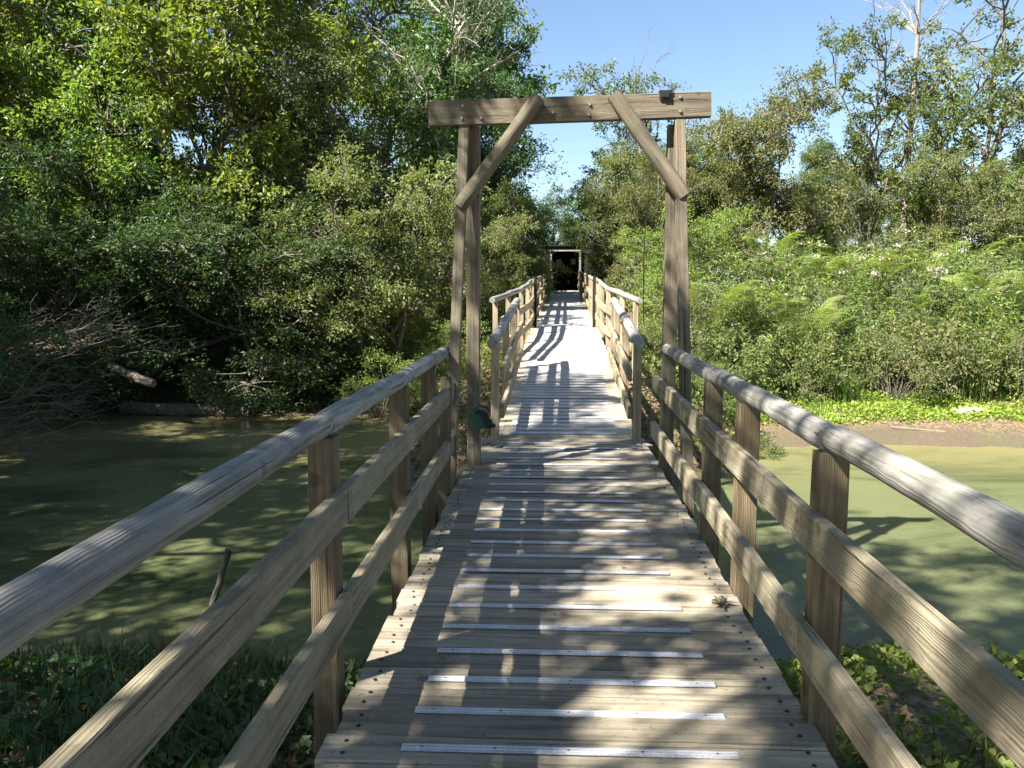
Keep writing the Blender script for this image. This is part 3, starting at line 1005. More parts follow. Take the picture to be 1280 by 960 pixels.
def ivy_tree(seed):
    rng = np.random.default_rng(seed)
    lb, tb = MB(), MB()
    H = 11.5
    tr = curve((0, 0, -0.3), (0.4, 0.1, H), rng, 14, 0.02)
    tube(tb, tr, np.linspace(0.2, 0.03, 14), 9)
    for i in range(85):
        z = rng.uniform(0.2, 8.5)
        a = rng.uniform(0, 6.28)
        c = np.array([np.interp(z, tr[:, 2], tr[:, k]) for k in range(3)]) + np.array([math.cos(a), math.sin(a), 0]) * rng.uniform(0.25, 0.8)
        twig_leaves(lb, None, c, 0.5, rng, 9, 13, 0.12, flat=0.9, droop=0.4, wr=0.8)
    for i in range(26):
        z = rng.uniform(6.5, 10.8); a = rng.uniform(0, 6.28)
        s = np.array([np.interp(z - 1, tr[:, 2], tr[:, k]) for k in range(3)])
        rr_ = rng.uniform(1.0, 2.4)
        e = s + np.array([math.cos(a) * rr_, math.sin(a) * rr_, rng.uniform(0.8, 2.6)])
        p = curve(s, e, rng, 7, 0.06); tube(tb, p, np.linspace(0.045, 0.012, 7), 5)
        for j in range(7):
            q = p[rng.integers(3, 7)] + rng.normal(0, 0.35, 3)
            if rng.random() < 0.8: twig_leaves(lb, tb, q, 0.55, rng, 7, 11, 0.085, show=0.8)
        for k in range(6):
            q = p[rng.integers(3, 7)]
            e2 = q + (e - s) * 0.3 + rng.normal(0, 0.3, 3)
            tube(tb, curve(q, e2, rng, 4, 0.1), np.linspace(0.012, 0.003, 4), 3)
    return lb.mesh('crown'), tb.mesh('trunk')


proto('ivy', ivy_tree(8), (L_IVY, M_BARKPALE), 'ivy_clad_tree')


def snag(seed):
    rng = np.random.default_rng(seed)
    tb = MB()
    tq = np.linspace(0, 1, 14)
    tr = np.stack([0.12 * np.sin(tq * 5), 0.08 * np.sin(tq * 7), -0.3 + 12.8 * tq], -1)
    tube(tb, tr, np.linspace(0.11, 0.025, 14), 9)
    for i in range(30):
        k = rng.integers(5, 14); s = tr[k]; a = rng.uniform(0, 6.28); L = rng.uniform(0.8, 2.4)
        e = s + np.array([math.cos(a) * L * 0.7, math.sin(a) * L * 0.7, L * 0.8])
        p = curve(s, e, rng, 6, 0.06); tube(tb, p, np.linspace(0.035, 0.007, 6), 5)
        for j in range(6):
            q = p[rng.integers(2, 6)]
            tube(tb, curve(q, q + (e - s) * 0.35 + rng.normal(0, 0.22, 3), rng, 4, 0.1), np.linspace(0.010, 0.003, 4), 3)
    return (tb.mesh('trunk'),)


proto('snag', snag(9), (M_BIRCH,), 'bare_tree', ('trunk',))


def shrub(seed, H=1.6, R_=1.1, n=26, size=0.07, leaves=(9, 12), flowers=0):
    rng = np.random.default_rng(seed)
    lb, tb = MB(), MB()
    for i in range(n):
        a = rng.uniform(0, 6.28); rr_ = R_ * math.sqrt(rng.random())
        z = H * (1 - (rr_ / R_) ** 2 * 0.6) * rng.uniform(0.35, 1.0)
        c = np.array([math.cos(a) * rr_, math.sin(a) * rr_, z])
        p = curve((math.cos(a) * 0.1, math.sin(a) * 0.1, -0.1), c, rng, 5, 0.08, 0.1)
        tube(tb, p, np.linspace(0.012, 0.004, 5), 4)
        twig_leaves(lb, tb, c, 0.36, rng, leaves[0], leaves[1], size, show=0.4, twr=0.004)
        if flowers and z > H * 0.55 and rng.random() < flowers:
            q = c + np.array([0, 0, 0.33]) + rng.normal(0, [0.09, 0.09, 0.025], (26, 3))
            leaf_quads(lb, q, np.tile([0, 0, 0.3], (26, 1)), 0.045, rng, up=1.5, wr=0.9, mi=1)
    return [lb.mesh('crown'), tb.mesh('stems')]


proto('bramble', shrub(11, 1.5, 1.2, 34, 0.075), (L_MID, M_BARK), 'bramble_bush', ('crown', 'stems'))
proto('shrub', shrub(12, 2.0, 1.1, 34, 0.06), (L_SUN, M_BARK), 'leafy_shrub', ('crown', 'stems'))
fm = shrub(13, 1.9, 0.8, 26, 0.08, flowers=0.45)
fm[0].materials.append(L_MID); fm[0].materials.append(L_FLOWER)
proto('flower', fm, (L_MID, M_BARK), 'flowering_plant', ('crown', 'stems'))
proto('drybush', shrub(14, 0.8, 0.7, 16, 0.07), (L_DRY, M_BARK), 'withered_shrub', ('crown', 'stems'))


def herb(seed, n=26, H=1.6, R_=0.55):
    rng = np.random.default_rng(seed)
    lb, tb = MB(), MB()
    for i in range(n):
        a = rng.uniform(0, 6.28); r0 = R_ * math.sqrt(rng.random())
        b0 = np.array([math.cos(a) * r0, math.sin(a) * r0, -0.05]); h = H * rng.uniform(0.6, 1.1)
        e = b0 + np.array([math.cos(a) * 0.35 * rng.random(), math.sin(a) * 0.35 * rng.random(), h])
        p = curve(b0, e, rng, 8, 0.04); tube(tb, p, np.linspace(0.007, 0.002, 8), 4)
        m = 46
        t = rng.uniform(0.2, 1, m)
        q = np.stack([np.interp(t, np.linspace(0, 1, 8), p[:, k]) for k in range(3)], -1)
        aa = rng.uniform(0, 6.28, m)
        D = np.stack([np.cos(aa), np.sin(aa), rng.uniform(-0.2, 0.5, m)], -1)
        L = 0.17 * (1.15 - t)[:, None]
        leaf_quads(lb, q, D, 0.13, rng, up=0.9, wr=0.26, fold=0.08)
    return lb.mesh('foliage'), tb.mesh('stems')


proto('herb', herb(61), (L_MID, M_BARK), 'leafy_plant', ('crown', 'stems'))


def fern(seed, H=1.3, nf=11, spread=1.0):
    rng = np.random.default_rng(seed)
    lb, tb = MB(), MB()
    for i in range(nf):
        a = i * 2.4 + rng.uniform(-0.4, 0.4)
        out = np.array([math.cos(a), math.sin(a), 0])
        side = np.array([-math.sin(a), math.cos(a), 0])
        L = H * rng.uniform(0.8, 1.15); Rr = spread * rng.uniform(0.6, 1.1)
        n = 24
        t = np.linspace(0, 1, n)
        P = out * (Rr * 1.15 * t ** 1.4)[:, None] + np.array([0, 0, 1.0]) * (L * np.sin(t * 1.75) * 0.95)[:, None]
        P += rng.normal(0, 0.004, P.shape)
        tube(tb, P, np.linspace(0.008, 0.002, n), 4)
        tan = np.gradient(P, axis=0); tan /= np.linalg.norm(tan, axis=1)[:, None]
        for k in range(6, n):
            f = (k - 6) / (n - 6)
            pl = 0.34 * spread * (math.sin(min(1, f * 2.8 + 0.35) * math.pi * 0.5)) * (1 - f) ** 0.75 + 0.02
            for sd in (-1, 1):
                dirp = side * sd + tan[k] * 0.45 + np.array([0, 0, -0.12])
                dirp /= np.linalg.norm(dirp)
                m = 7
                u = (np.arange(m) + 0.5) / m
                base = P[k] + dirp * pl * u[:, None]
                base[:, 2] -= 0.10 * pl * u ** 2
                ls = 0.075 * spread * (1 - u * 0.7) * (0.45 + pl * 1.6)
                for s2 in (-1, 1):
                    D = np.tile(tan[k] * s2 * 0.8 + dirp * 0.7, (m, 1))
                    dd = D / np.linalg.norm(D, axis=1)[:, None]
                    nrm = np.cross(dirp, tan[k]); nrm /= np.linalg.norm(nrm) + 1e-9
                    sv = np.cross(dd, nrm)
                    Lq = ls[:, None]
                    v = np.stack([base, base + 0.4 * Lq * dd + 0.2 * Lq * sv, base + Lq * dd, base + 0.4 * Lq * dd - 0.2 * Lq * sv], 1)
                    lb.add(v.reshape(-1, 3), np.arange(4 * m).reshape(m, 4), rng.random() * np.ones(m))
    return lb.mesh('fronds'), tb.mesh('stalks')


M_STALK = plain('green_stalk', (0.14, 0.17, 0.05), 0.6)
proto('fern', fern(21), (L_FERN, M_STALK), 'bracken_fern', ('fronds', 'stalks'))
proto('fern2', fern(22, 1.5, 9, 1.15), (L_FERN, M_STALK), 'bracken_fern', ('fronds', 'stalks'))


def grass_block(mb, P, h, rng, w=0.008, lean=0.45):
    n = len(P)
    a = rng.uniform(0, 6.28, n)
    side = np.stack([np.cos(a), np.sin(a), np.zeros(n)], -1)
    fw = np.stack([-np.sin(a), np.cos(a), np.zeros(n)], -1)
    hh = (h * rng.uniform(0.5, 1.15, n))[:, None]
    ln = rng.uniform(0.1, 1.0, n)[:, None] * lean
    up = np.array([0, 0, 1.0])
    m1 = P + up * hh * 0.55 + fw * hh * ln * 0.35
    tp = P + up * hh * (1 - ln * 0.35) + fw * hh * ln
    w_ = w * rng.uniform(0.7, 1.4, n)[:, None]
    v = np.stack([P - side * w_, P + side * w_, m1 + side * w_ * 0.8, m1 - side * w_ * 0.8, tp - side * w_ * 0.1, tp + side * w_ * 0.1], 1)
    f1 = np.arange(n)[:, None] * 6 + np.array([0, 1, 2, 3]); f2 = np.arange(n)[:, None] * 6 + np.array([3, 2, 5, 4])
    t = rng.random(n)
    mb.add(v.reshape(-1, 3), np.concatenate([f1, f2]), np.concatenate([t, t]))


def tuft(seed, n=260, h=1.2, r=0.35, w=0.008, lean=0.7):
    rng = np.random.default_rng(seed)
    mb = MB()
    P = np.stack([rng.normal(0, r * 0.5, n), rng.normal(0, r * 0.5, n), np.full(n, -0.03)], -1)
    grass_block(mb, P, h, rng, w, lean)
    return (mb.mesh('blades'),)


proto('tuft', tuft(31), (L_GRASS,), 'grass_tuft', ('blades',))
proto('brighttuft', tuft(32, 900, 1.5, 0.9, 0.007, 0.9), (L_BRIGHT,), 'feathery_grass', ('blades',))

# ---- left bank forest (front row along the water, then taller trees behind)
pr = random.Random(77)
def T(kind, x, y, s, label, cat='tree', **k):
    return place(kind, x, y, s, pr.uniform(0, 6.28), label, cat, **k)

T('bushy', -3.6, 18.0, 0.80, 'pale sunlit bush overhanging the water just left of the gateway', 'bush', mat=L_OLIVE)
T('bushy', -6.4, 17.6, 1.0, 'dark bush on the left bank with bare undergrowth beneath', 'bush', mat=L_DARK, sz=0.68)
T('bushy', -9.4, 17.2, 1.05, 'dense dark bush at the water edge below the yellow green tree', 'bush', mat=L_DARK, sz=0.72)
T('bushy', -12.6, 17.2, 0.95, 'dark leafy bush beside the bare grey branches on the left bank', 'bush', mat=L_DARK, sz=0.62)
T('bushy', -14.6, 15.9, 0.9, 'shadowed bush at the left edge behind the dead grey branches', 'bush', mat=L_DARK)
T('tall', -8.2, 20.8, 1.0, 'bright yellow green tree standing tallest over the left bank')
T('tall2', -11.8, 20.6, 1.05, 'dull green broadleaf tree left of the yellow green tree', mat=L_SUN)
T('tall', -15.2, 20.2, 1.05, 'deep green broadleaf tree near the left edge of the picture', mat=L_OLIVE)
T('tall2', -13.2, 24.5, 1.2, 'high dark tree showing above the left bank between lighter crowns', mat=L_MID)
T('tall2', -8.9, 26.0, 1.25, 'tall mid green tree rising behind the yellow green tree')
T('willow', -5.3, 22.0, 1.0, 'pale grey green willow left of the gateway crossbeam', mat=L_GREY)
T('tall2', -5.6, 28.0, 1.15, 'sunlit loose crowned tree between the willow and the ivy clad tree', mat=L_SUN)
T('ivy', -2.9, 23.2, 1.0, 'ivy clad tree with pale bare twigs above the left gateway post')
T('tall2', -2.3, 29.0, 0.85, 'dark crowned tree seen through the gateway left of the sky gap', mat=L_DARK)
T('tall', -17.5, 27, 1.2, 'far tall tree behind the left edge of the wood', mat=L_SUN)
T('tall', -4.0, 34, 1.2, 'far tree behind the ivy clad tree', mat=L_MID)
T('tall2', -22, 22, 1.15, 'broadleaf tree at the outer left end of the wood', mat=L_MID)
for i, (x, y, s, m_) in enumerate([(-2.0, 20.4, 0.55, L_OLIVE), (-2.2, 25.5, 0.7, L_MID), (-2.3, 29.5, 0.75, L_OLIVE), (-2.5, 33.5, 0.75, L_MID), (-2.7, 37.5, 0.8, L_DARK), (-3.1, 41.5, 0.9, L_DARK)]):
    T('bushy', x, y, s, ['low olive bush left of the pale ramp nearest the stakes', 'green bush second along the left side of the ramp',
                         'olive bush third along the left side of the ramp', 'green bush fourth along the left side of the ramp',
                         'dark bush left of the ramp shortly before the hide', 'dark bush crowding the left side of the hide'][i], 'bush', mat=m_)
# around and over the hide
T('tall', -5.0, 38.0, 0.62, 'dark tree leaning over the left of the hide', mat=L_DARK)
T('bushy', -1.7, 42.1, 0.42, 'small dark bush against the front wall left of the hide doorway', 'bush', mat=L_DARK)
T('bushy', 1.5, 50.5, 0.85, 'dark tree directly behind the middle of the hide', mat=L_DARK)
T('bushy', -0.9, 48.5, 0.95, 'tree rising directly behind the left of the hide', mat=L_DARK)
T('bushy', 3.4, 48.0, 0.8, 'green tree behind the right of the hide', mat=L_MID)
T('willow', -3.4, 44.2, 0.85, 'dark leafy tree against the left wall of the hide', mat=L_DARK)
T('willow', 4.6, 43.6, 0.75, 'olive tree against the right wall of the hide', mat=L_OLIVE)
T('bushy', 3.5, 41.2, 0.72, 'bush crowding the right side of the hide', 'bush', mat=L_DARK)
# right side of the ramp
for i, (k_, x, y, s, m_) in enumerate([('bushy', 3.3, 20.5, 0.50, L_SUN), ('bushy', 3.1, 24.5, 0.62, L_OLIVE), ('bushy', 3.4, 29.0, 0.72, L_OLIVE), ('bushy', 3.5, 33.5, 0.8, L_SUN), ('bushy', 3.4, 37.3, 0.8, L_MID)]):
    T(k_, x, y, s, ['yellow green bush right of the ramp nearest the gateway', 'olive bush second along the right side of the ramp',
                    'olive bush third along the right side of the ramp', 'yellow green bush fourth along the right side of the ramp',
                    'mid green bush on the right just short of the hide'][i], 'bush', mat=m_)
T('oak2', 3.0, 31.5, 0.98, 'slender airy tree seen through the gateway right of the sky gap', mat=L_GREY)
T('willow', 4.7, 26.5, 0.58, 'rounded olive tree just right of the right gateway post', mat=L_OLIVE)
T('bushy', 6.1, 25.5, 0.95, 'dense rounded tree right of the gateway with browning leaves', mat=L_OLIVE)
T('bushy', 10.0, 30.0, 0.7, 'broad bush behind the bracken slope at centre right', mat=L_MID)
# right bank trees
T('oak', 10.3, 27.0, 0.80, 'twisted sparse tree with dark limbs left of the bare bleached trunk', mat=L_MID)
T('snag', 11.6, 27.2, 1.0, 'bare bleached tree trunk reaching out of the picture on the right')
T('oak2', 12.9, 26.8, 0.78, 'open crowned tree just right of the bare bleached trunk', mat=L_MID)
T('oak', 14.2, 26.5, 1.02, 'tall open tree with forking pale limbs near the right edge', mat=L_OLIVE)
T('bushy', 12.2, 24.6, 0.66, 'sunlit bush at the foot of the bare bleached trunk', 'bush', mat=L_OLIVE)
T('bushy', 14.6, 24.4, 0.66, 'thick bush below the open crowned tree on the right', 'bush', mat=L_MID)
T('bushy', 17.0, 25.0, 0.72, 'green bush at the far right below the forking tree', 'bush', mat=L_MID)
T('oak2', 16.4, 28.0, 0.75, 'small leafy tree at the right edge against the sky', mat=L_GREY)
T('bushy', 6.4, 32.0, 0.75, 'far green bush behind the rounded tree on the right', 'bush', mat=L_SUN)
T('bushy', 20.5, 25.5, 0.55, 'bush beyond the right edge of the bracken', 'bush', mat=L_OLIVE)

# ---- bracken slope
def scatter(n, x0, x1, y0, y1, mind, seed, ok=lambda x, y: True):
    r_ = random.Random(seed); out = []
    for _ in range(n * 40):
        x = r_.uniform(x0, x1); y = r_.uniform(y0, y1)
        if ok(x, y) and all((x - a) ** 2 + (y - b) ** 2 > mind ** 2 for a, b in out):
            out.append((x, y))
            if len(out) >= n: break
    return out


inview = lambda x, y: x < y * 0.66 + 0.6
def zone_left(x, y):
    u = 687 + x / y * 1000
    row = 'in the front row' if y < 18.0 else ('behind the front row' if y < 24 else 'far back')
    col = 'at the left edge' if u < 90 else ('behind the dead branches' if u < 220 else ('below the yellow green tree' if u < 360 else 'towards the gateway'))
    return row + ' ' + col
def zone(x, y):
    u = 687 + x / y * 1000
    row = 'at the front edge' if y < 18.7 else ('halfway up the slope' if y < 21.4 else 'at the top of the slope')
    col = 'beside the gateway post' if u < 930 else ('midway between gateway and driftwood' if u < 1080 else
           ('straight above the driftwood' if u < 1210 else 'near the right edge'))
    return row + ' ' + col

for i, (x, y) in enumerate(scatter(40, 3.2, 18.5, 17.2, 24.5, 0.85, 5, inview)):
    k = 'fern' if i % 2 else 'fern2'
    s = pr.uniform(0.85, 1.25)
    place(k, x, y, s, pr.uniform(0, 6.28), 'green bracken fern ' + zone(x, y), 'fern', 'bracken ferns on the right bank', sz=s * 1.1)
for x, y in scatter(70, 2.6, 17.8, 16.4, 24.5, 0.85, 6, inview):
    T('shrub' if pr.random() < 0.5 else 'bramble', x, y, pr.uniform(0.75, 1.2), mat=pr.choice([L_SUN, L_OLIVE, L_OLIVE, L_GREY, L_MID]), label='bramble bush between ferns ' + zone(x, y), cat='bush', group='brambles on the right bank')
for x, y in scatter(9, 4.2, 16.5, 17.6, 23.0, 1.7, 8, inview):
    T('flower', x, y, pr.uniform(0.9, 1.2), 'pale flowered plant ' + zone(x, y), 'plant', group='pale flowered plants in the bracken')
for x, y in scatter(55, 2.8, 18.5, 16.6, 25, 1.0, 19, inview):
    T('herb', x, y, pr.uniform(0.8, 1.3), 'tall leafy plant ' + zone(x, y), 'plant', group='tall leafy plants on the right bank', mat=pr.choice([L_SUN, L_OLIVE, L_GREY, L_FERN, L_FERN]))
for x, y in scatter(14, 3.2, 15, 16.2, 17.6, 0.7, 9, inview):
    T('tuft', x, y, pr.uniform(0.6, 0.95), 'grass tuft under the ferns ' + zone(x, y), 'grass', group='grass tufts below the bracken')
T('brighttuft', 9.2, 17.6, 1.0, 'bright feathery grass clump drooping over the right bank', 'grass')
T('drybush', 10.9, 16.6, 0.95, 'withered brown shrub at the foot of the bracken', 'bush')
T('drybush', 7.6, 17.4, 0.5, 'small browned fern patch in the dark gap of the bracken', 'bush')
for x, y in scatter(7, 1.75, 3.4, 12.6, 17, 0.7, 10):
    T('bramble', x, y, pr.uniform(0.35, 0.6), 'low bramble beside the ramp on the right embankment', 'bush', group='brambles beside the ramp on the right')
for x, y in scatter(8, -3.6, -1.2, 14.2, 20, 0.8, 12):
    T('shrub', x, y, pr.uniform(0.5, 0.75), ('sunlit low shrub close against the ramp ' if x > -2.3 else 'sunlit low shrub down the embankment ') + ('by the waterline left of it' if y < 16 else ('below the pale bush' if y < 18 else 'behind the pale bush')), 'bush', group='low shrubs beside the ramp on the left')
for x, y in scatter(12, -16, -4, 16.6, 18.2, 1.0, 13):
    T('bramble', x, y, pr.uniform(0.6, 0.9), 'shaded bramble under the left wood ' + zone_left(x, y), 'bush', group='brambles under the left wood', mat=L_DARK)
for x, y in scatter(6, -5.5, -2.4, 19.0, 21.4, 0.9, 14):
    T('fern2', x, y, pr.uniform(0.9, 1.2), 'bracken fern on the left bank below the willow', 'fern', group='bracken ferns on the left bank')

# ---- canopy behind and beside the viewer (it throws the dappled shade)
T('shadethin', -6.8, -2.4, 1.0, 'tall tree on the near bank left of the footbridge')
T('shadethin', -5.6, 1.3, 0.86, 'leaning tree nearest the footbridge on the left of the near bank')
T('shade', -9.9, 3.6, 1.0, 'spreading tree on the left side of the near bank')
T('shade', -2.6, -7.0, 1.0, 'tall tree behind the viewer on the left of the path')
T('shade', -10.4, 8.3, 0.92, 'overhanging tree beyond the left edge of the pond', dz=0.4)
T('shade', -14.5, 6.5, 1.0, 'spreading tree leaning over the left arm of the pond', dz=0.4)
T('shade', 3.2, -5.2, 0.9, 'tall tree behind the viewer on the right of the path')
T('shade', -12.0, -2.2, 0.95, 'dense tree on the near bank left of the tall one')
T('shade', -16.0, 0.5, 1.05, 'big tree further back on the left of the near bank')
T('shade', -15.8, 12.2, 0.85, 'big dark tree standing beyond the left edge over the pond', dz=0.4)
T('shade', -20.5, 14.5, 0.85, 'big tree at the far left bank outside the wood')
T('shade', -21.0, 7.0, 1.15, 'tall tree at the left end of the near bank')
for x, y in scatter(34, -46, 48, 38, 56, 4.6, 15, lambda x, y: abs(x - 1) > 6):
    T('tall2' if pr.random() < 0.5 else 'willow', x, y, pr.uniform(0.65, 0.85) * (1.0 if x < 0 else 0.72), 'broadleaf tree in the far wood behind the thickets', group='trees in the far wood', mat=pr.choice([L_MID, L_OLIVE, L_DARK]))
for x, y in scatter(16, -30, -3.5, 19.5, 33, 2.4, 16):
    T('bushy', x, y, pr.uniform(0.7, 1.0), 'bushy undergrowth of the left wood ' + zone_left(x, y), 'bush', group='understorey bushes of the left wood', mat=pr.choice([L_MID, L_OLIVE, L_DARK]))
for x, y in scatter(20, 4.5, 32, 25, 37, 2.2, 17):
    T('bushy', x, y, pr.uniform(0.5, 0.7), 'thicket bush behind the bracken slope on the right', 'bush', group='thicket bushes behind the bracken', mat=pr.choice([L_MID, L_OLIVE, L_SUN]))
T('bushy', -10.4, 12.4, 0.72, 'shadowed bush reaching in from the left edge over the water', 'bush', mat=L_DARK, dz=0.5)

# ---- dead grey branches on the left
def dead_branches(seed):
    rng = np.random.default_rng(seed)
    tb = MB()
    for i in range(22):
        a = rng.uniform(-0.5, 0.9)
        L = rng.uniform(1.2, 2.7)
        s = np.array([rng.uniform(-0.8, 0.4), rng.uniform(-0.8, 0.8), rng.uniform(-0.1, 0.5)])
        e = s + np.array([math.cos(a) * L, rng.normal(0, 0.7), abs(math.sin(a)) * L * 0.5 + rng.uniform(0.0, 0.5)])
        p = curve(s, e, rng, 9, 0.08); tube(tb, p, np.linspace(0.016, 0.004, 9), 5)
        for j in range(7):
            q = p[rng.integers(2, 9)]
            e2 = q + (e - s) * rng.uniform(0.12, 0.3) + rng.normal(0, 0.17, 3)
            pp = curve(q, e2, rng, 5, 0.1)
            tube(tb, pp, np.linspace(0.007, 0.002, 5), 3)
            for _ in range(2):
                q2 = pp[rng.integers(1, 5)]
                tube(tb, curve(q2, q2 + rng.normal(0, 0.13, 3), rng, 3, 0.1), np.linspace(0.004, 0.0015, 3), 3)
    return tb.mesh('dead')


db = link('dead_branches', dead_branches(5), M_BARK, None, (-9.3, 11.8, WATER + 0.1))
tag(db, 'tangle of bare grey branches leaning over the water at the left edge', 'branches')
db2 = link('dead_branches', dead_branches(6), M_BARK, None, (-9.9, 14.6, WATER + 1.2))
tag(db2, 'thin bare twigs higher up against the dark bush on the left', 'branches')

# fallen logs, stake, stones
def rough_log(name, a, b, r, mat, label, cat, seed):
    rng = np.random.default_rng(seed)
    a = np.array(a, float); b = np.array(b, float)
    p = a + (b - a) * np.linspace(0, 1, 12)[:, None] + rng.normal(0, r * 0.12, (12, 3))
    rad = r * (1 + rng.normal(0, 0.09, 12))
    K = 12
    mb = MB(); tube(mb, p - a, rad, K)
    v = mb.v[0]
    v += rng.normal(0, r * 0.05, v.shape)
    mb.add(v[:K], [tuple(range(K))]); mb.add(v[-K:], [tuple(range(K - 1, -1, -1))])
    o = link(name, mb.mesh(name), mat, None, tuple(a))
    return tag(o, label, cat)


rough_log('fallen_log', (-8.6, 15.2, 0.05), (-7.55, 14.8, -0.25), 0.085, M_BARK, 'broken grey branch stub poking from the dark bushes on the left bank', 'log', 1)
rough_log('fallen_log', (-9.0, 16.3, -0.95), (-6.2, 16.2, -1.0), 0.13, M_BARK, 'dark fallen log lying at the water edge under the left bushes', 'log', 2)
rough_log('broken_stake', (-2.86, 6.25, -1.3), (-2.62, 6.25, -0.58), 0.028, M_BARK, 'dark broken stake leaning out of the pond left of the footbridge', 'stake', 3)
rough_log('driftwood', (7.75, 15.55, -0.84), (8.25, 15.5, -0.80), 0.10, M_BARKPALE, 'weathered chunk of driftwood lying in the green plants on the right bank', 'driftwood', 4)
rough_log('driftwood', (8.1, 15.75, -0.78), (8.75, 15.45, -0.84), 0.07, M_BARKPALE, 'longer pale driftwood piece leaning against the weathered chunk', 'driftwood', 5)
rough_log('stick', (3.4, 14.0, -1.0), (3.55, 13.6, -1.06), 0.012, M_BIRCH, 'short pale stick on the mud behind the right handrail', 'stick', 6)
rough_log('stick', (6.2, 14.6, -0.93), (7.0, 14.3, -0.96), 0.009, M_BIRCH, 'thin pale stick lying on the mud of the right bank', 'stick', 7)
rough_log('stick', (9.1, 14.7, -0.93), (9.5, 14.55, -0.92), 0.035, M_BARKPALE, 'short thick stick on the mud near the right edge', 'stick', 8)
rough_log('stick', (4.1, 11.6, -1.12), (4.22, 11.75, -0.72), 0.010, M_BIRCH, 'pale dead stem standing in the shallows behind the right handrail', 'stick', 9)

# ---- ground cover
def cover(name, n, x0, x1, y0, y1, mat, label, size, seed, hgt=0.12, ok=None):
    rng = np.random.default_rng(seed)
    x = rng.uniform(x0, x1, n); y = rng.uniform(y0, y1, n)
    d = vnoise(x, y, 1.6, seed)
    h = ground_h(x, y)
    keep = (h > WATER + 0.03) & (d + rng.normal(0, 0.35, n) > -0.45)
    if ok is not None: keep &= ok(x, y, rng)
    x, y, h = x[keep], y[keep], h[keep]
    P = np.stack([x, y, h + rng.uniform(0.0, hgt, len(x)) * (0.6 + 0.4 * vnoise(x, y, 2.5, seed + 1))], -1)
    mb = MB()
    leaf_quads(mb, P, np.tile([0, 0, 0.15], (len(x), 1)), size, rng, up=1.4, wr=0.8, fold=0.08)
    o = link(name, mb.mesh(name), mat)
    return tag(o, label, 'plants', kind='stuff')


cover('ground_cover', 60000, 1.9, 16, 14.3, 17.6, L_COVER, 'low bright green leafy plants carpeting the far right bank', 0.06, 41,
      ok=lambda x, y, r: y > 14.75 + 0.3 * vnoise(x, x * 0, 1.1, 9) + r.normal(0, 0.10, len(x)))
cover('ground_cover', 48000, 1.15, 6.5, 1.0, 5.9, L_SUN, 'green leafy plants on the near bank right of the footbridge', 0.044, 42, 0.24)
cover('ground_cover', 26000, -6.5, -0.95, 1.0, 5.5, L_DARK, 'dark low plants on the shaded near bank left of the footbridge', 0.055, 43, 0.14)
cover('ground_cover', 30000, -3.4, 3.6, 11, 21, L_MID, 'green leafy plants crowding the embankment on both sides of the ramp', 0.06, 48, 0.3,
      ok=lambda x, y, r: np.abs(x - cenx(y)) > 1.0)
cover('leaf_litter', 9000, -3.6, 4.0, 11, 20, L_DRY, 'dry brown leaves scattered on the embankment beside the ramp', 0.06, 44, 0.02,
      ok=lambda x, y, r: np.abs(x - 0.35) > 0.85)
cover('leaf_litter', 30000, -18, -2.5, 15.6, 19.5, L_DARK, 'dark leaf litter and seedlings under the left wood', 0.07, 45, 0.10)
cover('leaf_litter', 9000, -6.0, -0.95, 2.0, 5.6, L_DRY, 'dead brown leaves on the shaded near bank', 0.05, 46, 0.03)

rng = np.random.default_rng(51)
def grass_patch(name, n, x0, x1, y0, y1, h, mat, label, seed, w=0.005, thr=0.0, lean=0.8):
    rng = np.random.default_rng(seed)
    x = rng.uniform(x0, x1, n); y = rng.uniform(y0, y1, n)
    g_ = ground_h(x, y)
    keep = (g_ > WATER + 0.02) & (vnoise(x, y, 1.3, seed) > thr)
    P = np.stack([x, y, g_ - 0.02], -1)[keep]
    mb = MB(); grass_block(mb, P, h, rng, w, lean)
    return tag(link(name, mb.mesh(name), mat), label, 'grass', kind='stuff')


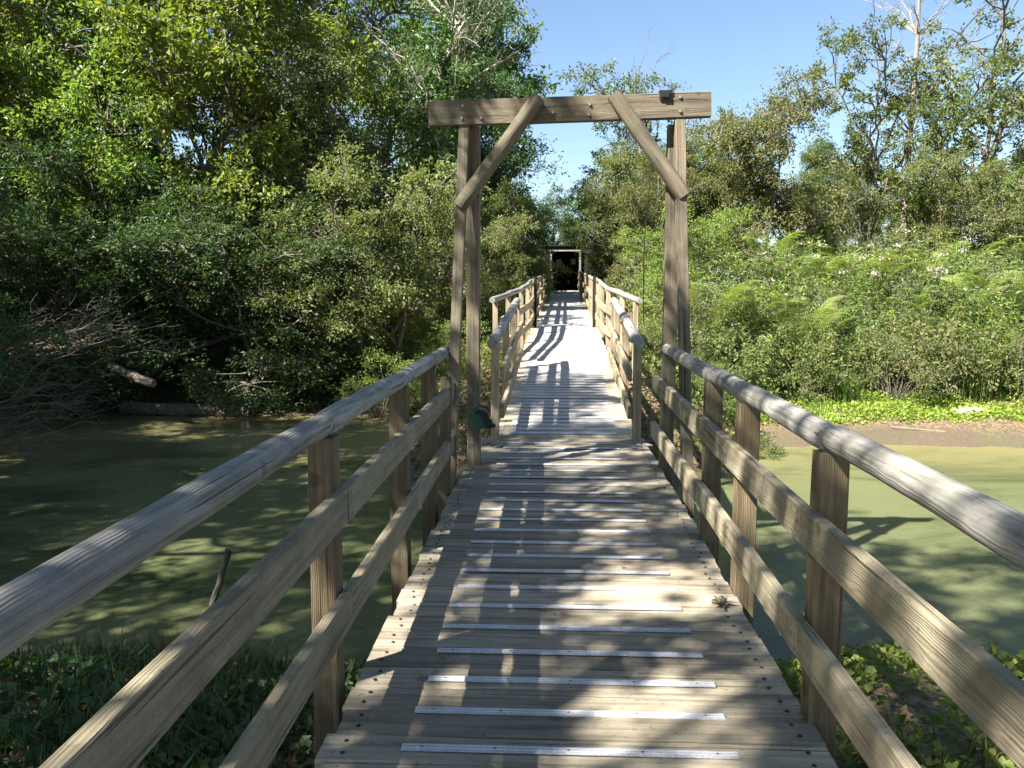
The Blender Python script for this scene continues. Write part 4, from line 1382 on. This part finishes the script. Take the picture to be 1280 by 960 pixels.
grass_patch('grass', 7000, -5.5, -1.1, 1.5, 5.4, 0.24, L_DARK, 'long shaded grass on the near bank left of the footbridge', 52, thr=-0.1)  # darker leaf colour puts the bank's shade into these blades
grass_patch('grass', 5000, 1.3, 5.5, 1.2, 4.6, 0.30, L_GRASS, 'grass blades on the near bank right of the footbridge', 53, thr=0.0)
grass_patch('grass', 5000, 2.5, 15, 15.2, 17.6, 0.28, L_BRIGHT, 'bright grass blades among the far right ground plants', 54, thr=0.2)
grass_patch('dry_stems', 160, -3.6, -1.6, 4.0, 5.4, 0.35, L_DRY, 'dead brown stems at the near pond edge left of the footbridge', 55, w=0.004, thr=-0.3, lean=0.4)

# ---- odds and ends on the deck
def litter(x, y, s, mat, label, cat, name, seed, n=1):
    rng = np.random.default_rng(seed)
    mb = MB()
    leaf_quads(mb, rng.normal(0, 0.012 * (n > 1), (n, 3)) * [1, 1, 0.5] + [0, 0, 0.008], rng.normal(0, 1, (n, 3)) * [1, 1, 0.1], s, rng, up=3.0, wr=0.35, fold=0.1)
    return tag(link(name, mb.mesh(name), mat, None, (x, y, float(deckz(y)))), label, cat)


rng = np.random.default_rng(71)
nfl = 900
x = rng.uniform(-14, 14, nfl); y = rng.uniform(5.2, 16, nfl)
kp = (ground_h(x, y) < WATER - 0.05) & ((rng.random(nfl) < 0.25) | (vnoise(x, y, 0.9, 12) > 0.35))
mb = MB()
leaf_quads(mb, np.stack([x, y, np.full(nfl, WATER + 0.004)], -1)[kp], rng.normal(0, 1, (int(kp.sum()), 3)) * [1, 1, 0.02], 0.045, rng, up=9, wr=0.4, fold=0.01, var=0.7)
tag(link('floating_debris', mb.mesh('floating'), L_DRY), 'small dead leaves and scraps floating on the pond', 'debris', kind='stuff')
litter(-0.42, 3.16, 0.06, L_MID, 'single green leaf lying on the planks left of the metal strips', 'leaf', 'fallen_leaf', 1)
litter(0.86, 3.83, 0.055, M_BARK, 'clump of dark dead leaves by the right edge of the deck', 'leaves', 'leaf_clump', 2, 26)
litter(0.03, 3.70, 0.035, M_BARK, 'dark crumpled leaf on the deck between two metal strips', 'leaf', 'fallen_leaf', 3, 3)
litter(0.42, 4.35, 0.03, M_BARK, 'small dark leaf scrap right of centre on the deck', 'leaf', 'fallen_leaf', 4, 3)

print('objects', len(bpy.data.objects))
